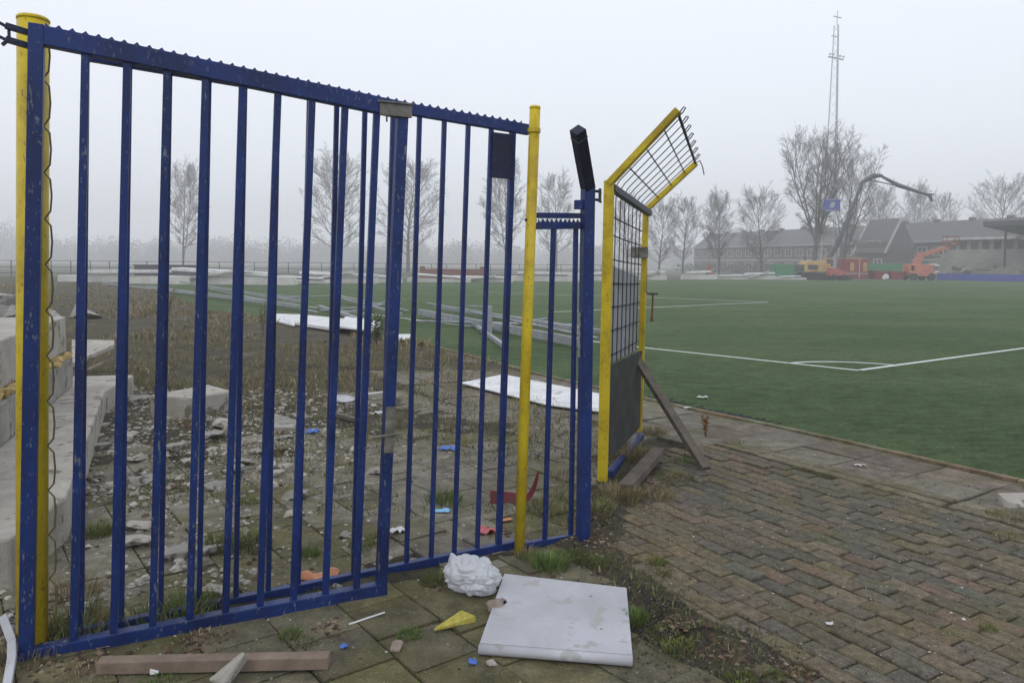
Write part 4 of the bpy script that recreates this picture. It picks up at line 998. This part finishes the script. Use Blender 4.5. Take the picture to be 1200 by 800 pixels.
p = at(988, 312, 99); e = empty('bare_tree', loc=(p.x, p.y, -.1), label='tall bare tree right behind the lattice mast, crossing the long arm', cat='tree', group='bare trees beyond the pitch'); tk.build('trunk', M['bark'], e); tw.build('crown', M['twig'], e)
# far wood that reads as one mass
rw = random.Random(8); g = MB()
for i in range(600):
    px = rw.choice((rw.uniform(-300, 20), rw.uniform(20, 820), rw.uniform(20, 820))); Y = rw.uniform(400, 580); p = at(px, 306, Y); h = (rw.uniform(5, 10.5) if px > 20 else rw.uniform(14, 19))*Y/300+1
    x, y = p.x, p.y
    for _ in range(230):
        a = rw.uniform(0, 6.28); r_ = h*.5*math.sqrt(rw.random()); z = h*(rw.random()**1.1)*math.sqrt(max(0, 1-(r_/(h*.52))**2)); q = Vector((x+math.cos(a)*r_, y+math.sin(a)*r_, z))
        d1 = Vector((rw.uniform(-1, 1), rw.uniform(-.5, .5), rw.uniform(.0, 1.0))).normalized()*rw.uniform(.8, 2.2); n_w = rw.uniform(.2, .6)
        g.add([q-Vector((n_w, 0, 0)), q+Vector((n_w, 0, n_w)), q+d1], [(0, 1, 2)])
tag(g.build('distant_wood', M['twig']), 'misty line of shrubs and woodland beyond the pitch', 'woodland', kind='stuff')

# ------------------------------------------------------------------ houses
M['brick_dark'] = rough_mat('dark_brick', [(.3, (.075, .06, .055)), (.7, (.12, .098, .09))], 3, .9, 0)
M['roof'] = rough_mat('dark_roof_tile', [(.3, (.065, .063, .066)), (.7, (.105, .10, .10))], 2, .8, 0)
M['white_paint'] = plain('white_frame', (.34, .34, .34), .7)
M['glass'] = plain('window_glass', (.05, .055, .06), .15)
M['door'] = plain('door', (.10, .05, .04), .5)
HA, HB = Vector((42.5, 176, 0)), Vector((84, 68, 0)); hd_ = (HB-HA).normalized(); hang = math.atan2(hd_.y, hd_.x)
# local X along the row, local -Y is the street side facing the pitch
def make_house():
    e = empty('terraced_house'); W_, D_, H_ = 6.0, 8.5, 5.4
    g = MB(); g.box((3, D_/2, H_/2), (W_-.02, D_, H_)); g.build('wall', M['brick_dark'], e)
    g = MB(); g.add([(0, -.4, H_), (W_-.02, -.4, H_), (W_-.02, D_/2, H_+3.4), (0, D_/2, H_+3.4), (0, D_+.4, H_), (W_-.02, D_+.4, H_)], [(0, 1, 2, 3), (3, 2, 5, 4), (0, 3, 4), (1, 5, 2), (0, 4, 5, 1)])
    rf = g.build('roof', M['roof'], e)
    g = MB(); g.box((.5, D_/2, H_+3.5), (.6, .8, .5)); g.build('chimney', M['brick_dark'], rf)
    for (x, z, w2, h2) in ((1.5, 4.0, 1.7, 1.3), (4.4, 4.0, 1.7, 1.3), (1.7, 1.3, 2.2, 1.5)):
        g = MB()
        for a, b_, c_, d_ in ((x, z+h2/2, w2+.15, .14), (x, z-h2/2, w2+.15, .14), (x-w2/2, z, .14, h2), (x+w2/2, z, .14, h2), (x, z, .1, h2)): g.box((a, -.05, b_), (c_, .1, d_))
        wf = g.build('window', M['white_paint'], e); g = MB(); g.box((x, -.01, z), (w2, .04, h2)); g.build('pane', M['glass'], wf)
    g = MB(); g.box((4.5, -.03, 1.1), (1.0, .06, 2.2)); g.build('door', M['door'], e)
    g = MB(); g.box((3, -.06, 2.6), (W_-.1, .10, .28)); g.box((3, -.45, H_+.05), (W_-.04, .12, .25)); g.build('fascia', M['white_paint'], e)
    return e
h0 = make_house(); row = []; L_row = (HB-HA).length; nh = int(L_row//6)
# the pitch side of the row is its right-hand side seen from HA to HB, so turn each house about
for i in range(nh):
    o = h0 if i == 0 else copy_tree(h0)
    p = HA+hd_*(6*i); o.location = (p.x, p.y, 0); o.rotation_euler = (0, 0, hang)
    tag(o, 'dark terraced house with white windows in the misty row beyond the pitch', 'house', 'terraced houses in the misty row'); row.append(o)
order_labels(row, 'dark terraced house with white windows, %s from the left in the misty row')
# steep roofed gabled house
def steep(px, Y, label):
    p = at(px, 312, Y); e = empty('steep_roof_house', loc=(p.x, p.y, 0), rz=hang+.12, label=label, cat='house', group='steep roofed houses')
    g = MB(); g.box((2.6, 3, 2.6), (5.2, 6, 5.2)); g.build('wall', M['brick_dark'], e)
    g = MB(); g.add([(-.1, -.5, 3.6), (5.3, -.5, 3.6), (5.3, 3.2, 8.9), (-.1, 3.2, 8.9), (-.1, 6.5, 4.6), (5.3, 6.5, 4.6)], [(0, 1, 2, 3), (3, 2, 5, 4), (0, 3, 4), (1, 5, 2), (0, 4, 5, 1)]); rf = g.build('roof', M['roof'], e)
    g = MB()
    for x in (-.15, 5.35): g.bar((x, -.6, 3.5), (x, 3.2, 9.0), .22, .3)
    g.build('bargeboard', M['white_paint'], rf)
    for (x, z, w2, h2, yy) in ((2.6, 4.9, 2.4, 1.0, -.05), (1.4, 2.0, 1.3, 1.3, -.05), (3.8, 2.0, 1.3, 1.3, -.05)):
        g = MB(); yb = -.05 if z < 3 else .35
        for a, b_, c_, d_ in ((x, z+h2/2, w2+.15, .16), (x, z-h2/2, w2+.15, .16), (x-w2/2, z, .16, h2), (x+w2/2, z, .16, h2), (x, z, .12, h2)): g.box((a, yb, b_), (c_, .1, d_))
        wf = g.build('window', M['white_paint'], e); g = MB(); g.box((x, yb+.04, z), (w2, .04, h2)); g.build('pane', M['glass'], wf)
steep(1003, 118, 'steep roofed house with pale bargeboards right of the long raised arm')

# ------------------------------------------------------------------ grandstand at the right
M['stand'] = rough_mat('stand_concrete', [(.3, (.17, .16, .14)), (.7, (.32, .30, .27))], .5, .9, 0)
M['dark_steel'] = plain('dark_steel', (.05, .05, .06), .6)
M['hoard_blue'] = plain('blue_hoarding', (.03, .05, .30), .6)
M['green_paint'] = plain('green_container', (.04, .22, .09), .6)
M['machine_yellow'] = rough_mat('machine_yellow', [(.35, (.30, .19, .07)), (.65, (.52, .32, .09))], 1.2, .7, 0)
M['machine_red'] = rough_mat('machine_red', [(.35, (.26, .07, .055)), (.65, (.46, .10, .07))], 1.5, .7, 0)
M['dark_red'] = plain('dark_red', (.22, .02, .03), .6)
M['machine_orange'] = rough_mat('machine_orange', [(.35, (.34, .12, .08)), (.65, (.52, .17, .10))], 1.5, .7, 0)
M['haze_pale_steel'] = plain('haze_pale_steel', (.42, .43, .45), .6)  # mast steel, lightened so that haze is partly in the colour
M['tyre'] = plain('tyre', (.02, .02, .02), .8)
g0 = at(1063, 318, 100); g1 = at(1235, 320, 84); sdv = (g1-g0); sdv.z = 0; Ls = sdv.length; sang = math.atan2(sdv.y, sdv.x)
gs = empty('grandstand', loc=(g0.x, g0.y, 0), rz=sang, label='half demolished concrete grandstand with a dark roof at the right edge', cat='grandstand')
g = MB()
for k in range(7): g.box((Ls/2+k*.15, 1+k*.8, .25+k*.28), (Ls-k*.3, .82, .5+k*.56))
g.build('terrace', M['stand'], gs)
g = MB(); g.box((Ls/2+1, 7.2, 2.6), (Ls-1, .4, 5.2)); g.build('back_wall', M['stand'], gs)
g = MB(); g.box((Ls*.30, 6.7, 5.3), (Ls*.55, 1.2, .28)); g.build('eave', M['far_concrete'], gs)
for k in range(9):
    g = MB(); g.box((1.5+k*1.5, 6.95, 4.35), (.9, .08, 1.2)); g.build('window', M['glass'], gs)
g = MB(); g.add([(Ls*.60, -1.5, 6.4), (Ls+8, -1.5, 6.4), (Ls+8, 7.6, 5.4), (Ls*.60, 7.6, 5.4), (Ls*.60, -1.5, 7.0), (Ls+8, -1.5, 7.0), (Ls+8, 7.6, 6.0), (Ls*.60, 7.6, 6.0)], [(3, 2, 1, 0), (4, 5, 6, 7), (0, 1, 5, 4), (1, 2, 6, 5), (2, 3, 7, 6), (3, 0, 4, 7)]); g.build('roof', M['dark_steel'], gs)
for k in range(4):
    g = MB(); g.box((Ls*.62+k*3.2, 2.4, 3.2), (.18, .18, 6.3)); g.build('post', M['dark_steel'], gs)
r3 = random.Random(17)
slabs_ = []
for i in range(20):
    f_ = r3.random(); x = f_*Ls; s_ = r3.uniform(.4, 1.2); g = MB(); g.rock((0, 0, 0), (s_*1.8, s_, s_*.5), 500+i, .35); o = g.build('broken_slab', M['far_concrete' if i % 2 else 'stand'])
    p = g0+sdv*f_; nrm = Vector((-sdv.y, sdv.x, 0)).normalized(); q = p+nrm*r3.uniform(-.5, 3); o.location = (q.x, q.y, .3+r3.random()*1.5); o.rotation_euler = (r3.uniform(-.3, .3), r3.uniform(-.3, .3), r3.uniform(0, 6)); tag(o, 'broken slab lying on the grandstand terrace', 'rubble', 'broken slabs on the grandstand'); slabs_.append(o)
order_labels(slabs_, 'broken pale slab lying on the grandstand terrace, %s from the left')
p0, p1 = at(1098, 327, 89), at(1240, 326, 80)
g = MB(); c = (p0+p1)/2; g.bar(Vector((p0.x-c.x, p0.y-c.y, .4)), Vector((p1.x-c.x, p1.y-c.y, .4)), .06, .8); o = g.build('blue_hoarding', M['hoard_blue']); o.location = (c.x, c.y, 0); tag(o, 'long low blue hoarding along the pitch in front of the grandstand', 'hoarding')

# ------------------------------------------------------------------ machines
def ob(name, px, Y, rz, label, cat, group=None):
    p = at(px, 312, Y); return empty(name, loc=(p.x, p.y, 0), rz=rz, label=label, cat=cat, group=group)
YE = 84; e = ob('excavator', 954, YE, 0, 'yellow high reach excavator with a long dark arm raised over the site', 'excavator')
ox = at(954, 312, YE).x
def q3(px, py): p = at(px, py, YE); return Vector((p.x-ox, 0, p.z))
g = MB(); g.box((-.1, 0, 1.35), (2.9, 2.4, .9)); g.hexa([Vector(v_) for v_ in ((-1.5, -1.1, 1.8), (1.0, -1.1, 1.8), (1.0, 1.1, 1.8), (-1.5, 1.1, 1.8), (-1.1, -1.0, 2.1), (.8, -1.0, 2.1), (.8, 1.0, 2.1), (-1.1, 1.0, 2.1))]); g.build('body', M['machine_yellow'], e, .05)
for s_ in (-1, 1):
    g = MB(); g.tube([(-1.4, s_*1.0-.25, .4), (-1.4, s_*1.0+.25, .4)], .4, 14); g.tube([(1.4, s_*1.0-.25, .4), (1.4, s_*1.0+.25, .4)], .4, 14); g.box((0, s_*1.0, .4), (2.8, .5, .78)); g.build('track', M['tyre'], e)
g = MB(); g.box((-1.62, 0, 1.3), (.35, 2.3, .75)); g.build('counterweight', M['dark_steel'], e, .04)
g = MB(); g.box((-.6, -1.215, 1.4), (1.1, .03, .5)); g.build('engine_grille', M['dark_steel'], e)
g = MB(); g.tube([(-.9, .3, 2.1), (-.9, .3, 2.6)], .07, 8); g.build('exhaust', M['dark_steel'], e)
g = MB(); g.box((1.2, -.6, 1.7), (.9, .9, 1.5)); cb = g.build('cab', M['machine_yellow'], e, .05); g = MB(); g.box((1.3, -1.07, 1.9), (.7, .04, .8)); g.box((1.67, -.6, 1.9), (.04, .7, .8)); g.build('pane', M['glass'], cb)
g = MB(); g.tube([q3(966, 313), q3(984, 281), q3(1011, 213)], [.28, .24, .17], 4); g.tube([q3(979, 285), q3(1003, 246), q3(1006, 222)], .09, 6); g.build('boom', M['dark_steel'], e)
g = MB(); g.tube([q3(1009, 214), q3(1024, 206), q3(1034, 206)], [.18, .28, .17], 4); g.tube([q3(1032, 206), q3(1052, 217), q3(1092, 230)], [.14, .25, .13], 4); g.tube([q3(1014, 211), q3(1025, 212), q3(1056, 219)], .07, 6); g.build('stick', M['dark_steel'], e)
g = MB(); g.tube([q3(1089, 228), q3(1092, 236)], [.22, .14], 6); g.bar(q3(1084, 227), q3(1094, 228), .2, .15); g.build('demolition_head', M['dark_steel'], e)
# boom lift
YB = 86; e = ob('boom_lift', 1076, YB, 0, 'orange boom lift with its arm raised to the right beside the grandstand', 'boom lift')
ox = at(1076, 312, YB).x
def q4(px, py): p = at(px, py, YB); return Vector((p.x-ox, 0, p.z))
g = MB(); g.box((0, 0, .75), (2.6, 2.0, .5)); g.build('chassis', M['machine_orange'], e, .05)
for sx in (-1, 1):
    for sy in (-1, 1):
        g = MB(); g.tube([(sx*1.0, sy*.95-.15, .42), (sx*1.0, sy*.95+.15, .42)], .42, 16); g.build('wheel', M['tyre'], e)
g = MB(); g.box((.1, 0, 1.4), (2.7, 1.5, .8)); g.box((-1.1, 0, 1.35), (.7, 1.5, 1.0)); g.build('turntable', M['machine_orange'], e, .1)
g = MB(); g.bar(q4(1073, 311), q4(1079, 297), .5, .7); g.build('riser', M['machine_orange'], e)
g = MB(); g.bar(q4(1074, 301), q4(1112, 289), .3, .42); g.bar(q4(1108, 290), q4(1119, 286), .2, .26); g.build('boom', M['machine_orange'], e)
g = MB(); b_ = q4(1114, 285)
for z in (0, .45, .95): 
    for a, c_ in (((-.7, -.4), (.7, -.4)), ((-.7, .4), (.7, .4)), ((-.7, -.4), (-.7, .4)), ((.7, -.4), (.7, .4))): g.bar(b_+Vector((a[0], a[1], z-.2)), b_+Vector((c_[0], c_[1], z-.2)), .07, .07)
for a in ((-.7, -.4), (.7, -.4), (-.7, .4), (.7, .4)): g.bar(b_+Vector((a[0], a[1], -.2)), b_+Vector((a[0], a[1], .78)), .07, .07, (1, 0, 0))
g.box(b_+Vector((0, 0, -.2)), (1.4, .8, .08)); g.build('basket', M['dark_red'], e)
# red compact machine
e = ob('compact_loader', 980, 82, 0, 'small orange red compact loader beside the yellow excavator', 'loader')
g = MB(); g.box((0, 0, .75), (1.9, 1.3, .55)); g.box((-.3, 0, 1.15), (.9, 1.1, .4)); g.build('body', M['machine_red'], e, .08)
for sx in (-1, 1):
    for sy in (-1, 1): g = MB(); g.tube([(sx*.6, sy*.65-.12, .33), (sx*.6, sy*.65+.12, .33)], .33, 14); g.build('wheel', M['tyre'], e)
g = MB(); g.bar((.7, 0, .8), (1.3, 0, .3), 1.2, .12); g.box((1.35, 0, .25), (.4, 1.4, .4)); g.build('bucket', M['dark_steel'], e)
# red container with yellow doors
e = ob('red_container', 999, 88, 0, 'dark red site container with yellow panels, left of the low red skips', 'container')
g = MB(); g.box((0, 0, 1.25), (2.7, 2.2, 2.3)); g.build('body', M['dark_red'], e, .03)
for x in (-.55, .95): g = MB(); g.box((x, -1.12, 1.5), (.45, .05, 1.0)); g.build('door_panel', M['machine_yellow'], e)
g = MB(); g.box((0.1, 0, 2.46), (1.2, 1.8, .12)); g.build('lid', M['machine_yellow'], e)
g = MB(); g.box((0, -1.14, .72), (2.7, .05, .10)); g.box((.3, -1.14, 1.3), (.10, .06, 2.1)); g.build('trim', M['white_paint'], e)
# skips
def skip(px, Y, wd, lb, mat='dark_red', hh=1.0):
    e = ob('skip', px, Y, .05, lb, 'skip')
    a, h2 = wd/2, hh; g = MB()
    g.hexa([Vector(v_) for v_ in ((-a*.75, -.8, .1), (a*.75, -.8, .1), (a*.75, .8, .1), (-a*.75, .8, .1), (-a, -.9, h2), (a, -.9, h2), (a, .9, h2), (-a, .9, h2))]); g.build('body', M[mat], e, .02)
    g = MB()
    for s_ in (-1, 1): g.bar((-a, s_*.92, h2), (a, s_*.92, h2), .1, .1); g.bar((s_*a, -.92, h2), (s_*a, .92, h2), .1, .1)
    g.build('rim', M[mat], e)
    return e
skip(1030, 87, 1.9, 'low dark red skip right of the red container'); skip(1048, 86.5, 1.7, 'low dark red skip next to the boom lift', hh=.95)
rock_c = ob('white_sack', 1038, 84, 0, 'white sack standing between the two low red skips', 'sack'); g = MB(); g.rock((0, 0, .4), (.7, .6, .8), 61, .25); g.build('sack', M['white_sheet'], rock_c, .05)
# green containers / hoardings
for px, Y, wd, h_, lb in ((922, 93, 3.4, 1.7, 'green site container left of the yellow excavator'), (1036, 95, 4.2, 1.9, 'green site container behind the low red skips')):
    e = ob('green_container', px, Y, 0, lb, 'container'); g = MB(); g.box((0, 0, h_/2), (wd, 2, h_)); g.build('body', M['green_paint'], e, .03)
    g = MB()
    for k in range(int(wd/.35)): g.box((-wd/2+.2+k*.35, -1.02, h_/2), (.12, .05, h_-.2))
    g.build('ribs', M['green_paint'], e)
# traffic cone coloured post
g = MB(); g.tube([(0, 0, 0), (0, 0, 1.1)], [.28, .16], 10); g.box((0, 0, .06), (.7, .7, .12)); o = g.build('red_barrel_marker', M['machine_red']); p = at(831, 318, 80); o.location = (p.x, p.y, .55); tag(o, 'red marker standing on the pale blocks beyond the pitch', 'marker')

# lattice mast
YM = 108; p = at(972, 312, YM); e = empty('lattice_mast', loc=(p.x, p.y, 0), rz=.5, label='very tall lattice floodlight mast fading into the mist', cat='mast')
Hm = 35.5
def mw(z): return lerp(1.25, .36, min(1, z/Hm))
g = MB(); legs = [(1, 0), (-.5, .866), (-.5, -.866)]
for lx, ly in legs: g.tube([(lx*mw(z), ly*mw(z), z) for z in (0, Hm/2, Hm)], [.10, .085, .06], 6)
g.build('leg', M['haze_pale_steel'], e)
g = MB(); z = 0; k = 0
while z < Hm-1:
    z2 = z+1.5*mw(z)+.4
    for i in range(3):
        (ax, ay), (bx_, by_) = legs[i], legs[(i+1) % 3]
        if k % 2: (ax, ay), (bx_, by_) = (bx_, by_), (ax, ay)
        g.tube([(ax*mw(z), ay*mw(z), z), (bx_*mw(z2), by_*mw(z2), min(z2, Hm))], .022, 4, False)
    z = z2; k += 1
g.build('bracing', M['haze_pale_steel'], e)
g = MB(); g.bar((-1.6, 0, 30.9), (1.6, 0, 30.9), .18, .16); g.bar((-.8, 0, 36.6), (.8, 0, 36.6), .12, .12); g.bar((-.7, .3, 34), (.7, .3, 34), .1, .1); g.build('crossbar', M['haze_pale_steel'], e)
for x in (-1.4, -.7, .7, 1.4): g = MB(); g.box((x, -.15, 31.25), (.25, .2, .2)); g.build('floodlight', M['haze_pale_steel'], e)
g = MB(); g.tube([(0, 0, Hm), (0, 0, Hm+2)], .05, 6); g.build('antenna', M['haze_pale_steel'], e)
# blue sign on a pole
YS = 92; p = at(981, 320, YS); e = empty('pole_sign', loc=(p.x, p.y, 0), label='blue board with a white mark on a tall pole in front of the mast', cat='sign')
zt = at(970, 233, YS).z; zb = at(970, 248, YS).z
g = MB(); g.tube([(0, 0, 0), (0, 0, zt)], .07, 8); g.build('pole', M['galv'], e)
g = MB(); g.box((-.95, -.12, (zt+zb)/2), (2.0, .12, zt-zb)); bd = g.build('board', M['hoard_blue'], e, .02)
g = MB(); zc = (zt+zb)/2; g.hexa([Vector(v_) for v_ in ((-1.25, -.20, zc-.30), (-.75, -.20, zc-.30), (-.75, -.185, zc-.30), (-1.25, -.185, zc-.30), (-1.05, -.20, zc+.35), (-.55, -.20, zc+.35), (-.55, -.185, zc+.35), (-1.05, -.185, zc+.35))]); g.build('white_mark', M['white_paint'], e)
g = MB(); g.box((-.95, -.19, zt-.08), (1.8, .02, .07)); g.box((-.95, -.19, zb+.12), (1.6, .02, .12)); g.build('white_band', M['white_paint'], e)

# pale stacked elements along the far side
ELS = [(152, 331, 9.0, 50, .95, 'flat pale roof element lying far left beyond the beams'), (262, 330, 9.5, 50, 1.0, 'long grey concrete element beyond the middle of the open leaf'),
       (310, 329, 5.5, 52, .55, 'tilted pale element on the far touchline between gate bars'), (352, 330, 4.5, 54, .5, 'low pale element far off between the sixth and seventh bars'), (395, 329, 6, 55, .8, 'pale angular element beyond the turf near the round tree'),
       (440, 329, 4, 58, .6, 'small pale element beyond the turf left of the closing stile'), (515, 329, 5, 60, .6, 'flat pale element in front of the low brick wall'), (562, 329, 5.5, 62, .5, 'thin pale element right of the low brick wall'),
       (640, 328, 7.5, 66, .85, 'white element seen under the short low panel'), (700, 328, 6, 70, .8, 'pale element seen left of the mesh gate post'), (762, 328, 3.2, 76, .95, 'white block just right of the mesh gate'),
       (818, 328, 3.4, 80, .95, 'bright white block below the third bare tree'), (856, 328, 3.4, 82, .5, 'low beige pile right of the bright white block'), (888, 328, 3.6, 82, .8, 'pale broken pile left of the green container'), (925, 328, 3.4, 83, .45, 'flat white pile in front of the green container')]
r4 = random.Random(4)
for i, (px, py, wd, Y, h_, lb) in enumerate(ELS):
    p = at(px, 312, Y); e = empty('pale_element', loc=(p.x, p.y, 0), rz=r4.uniform(-.12, .12), label=lb, cat='concrete element')
    a = wd/2
    def hx(x0, x1, z0, z1, y0, y1, sk): return [Vector(v_) for v_ in ((x0, y0, z0), (x1, y0, z0), (x1, y1, z0), (x0, y1, z0), (x0+sk, y0, z1), (x1-sk*.6, y0, z1), (x1-sk*.6, y1, z1), (x0+sk, y1, z1))]
    g = MB(); g.hexa(hx(-a, a, 0, h_*.55, -.8, .8, r4.uniform(0, .3))); g.build('lower_slab', M['far_concrete'], e, .03)
    g = MB(); k = r4.uniform(-.15, .15); m_ = Matrix.Rotation(k*.5, 3, 'Y'); g.box((r4.uniform(-.3, .3), -.2, h_*.85), (wd*r4.uniform(.6, .95), 1.5, h_*.22), m=m_); g.build('top_slab', M['white_sheet'], e, .02)
    if i % 3 == 1:
        g = MB(); g.bar((-a*.6, -.9, h_*.3), (a*.5, -1.1, h_*1.1), .3, .12); g.build('leaning_strip', M['far_concrete'], e)
# dark low hut and brick wall
p = at(198, 312, 64); e = empty('dark_hut', loc=(p.x, p.y, 0), label='low dark flat roofed hut far left behind pale elements', cat='hut'); g = MB(); g.box((0, 0, .55), (4.9, 2, 1.1)); g.build('wall', M['dark_steel'], e); g = MB(); g.box((0, 0, 1.14), (5.1, 2.2, .08)); g.build('roof', M['brick_dark'], e)
p = at(530, 312, 68); g = MB(); g.box((0, 0, .5), (5.4, .4, 1.0)); g.box((-2.7, 0, .6), (.4, .5, 1.25)); g.box((2.7, 0, .6), (.4, .5, 1.25)); M['red_brick'] = rough_mat('red_brick', [(.3, (.14, .06, .05)), (.7, (.24, .11, .08))], 4, .9, 0); o = g.build('brick_wall', M['red_brick'], None, .02); o.location = (p.x, p.y, 0); tag(o, 'low red brick wall beyond the pitch between two panel bars', 'wall')
# rail fence beyond the pitch
p0, p1 = at(-60, 308, 66), at(720, 308, 84); e = empty('rail_fence', loc=(p0.x, p0.y, 0), label='thin dark rail fence running beyond the far side of the pitch', cat='fence')
n = 40; d = p1-p0; d.z = 0
for i in range(n+1): g = MB(); q = d*(i/n); g.bar(q, q+Vector((0, 0, 1.45)), .06, .06, (1, 0, 0)); g.build('post', M['dark_steel'], e)
g = MB()
for z in (.3, .85, 1.42): g.bar(Vector((0, 0, z)), d+Vector((0, 0, z)), .05, .05)
g.build('rails', M['dark_steel'], e)
# low hedge strip in front of the houses
r5 = random.Random(55); g = MB()
for i in range(5200):
    f_ = r5.random(); p = HA.lerp(HB, f_)+Vector((-hd_.y, hd_.x, 0))*(-r5.uniform(3, 6)); z = r5.random()*1.7; s_ = r5.uniform(.2, .5)
    d1 = Vector((r5.uniform(-1, 1), r5.uniform(-1, 1), r5.uniform(-1, 1)))*s_; d2 = Vector((r5.uniform(-1, 1), r5.uniform(-1, 1), r5.uniform(-1, 1)))*s_
    g.col = (.05, .055, .04); g.add([p+Vector((0, 0, z)), p+Vector((0, 0, z))+d1, p+Vector((0, 0, z))+d2], [(0, 1, 2)])
tag(g.build('hedge', M['plants']), 'low dark hedge along the front of the misty row of houses', 'hedge')

# ------------------------------------------------------------------ mist
g = MB(); g.box((0, 290, 22.0), (1260, 760, 46.0)); hz = g.build('haze', M['wire']); hz.data.materials.clear()
m = bpy.data.materials.new('mist'); m.use_nodes = True; t = m.node_tree; t.nodes.clear()
pv = t.nodes.new('ShaderNodeVolumePrincipled'); pv.inputs['Color'].default_value = (.995, .995, 1.0, 1); pv.inputs['Density'].default_value = HAZE_DENSITY; pv.inputs['Anisotropy'].default_value = .1
mo = t.nodes.new('ShaderNodeOutputMaterial'); t.links.new(pv.outputs[0], mo.inputs['Volume']); hz.data.materials.append(m)
tag(hz, 'pale mist filling the air over the whole site', 'mist', kind='stuff')
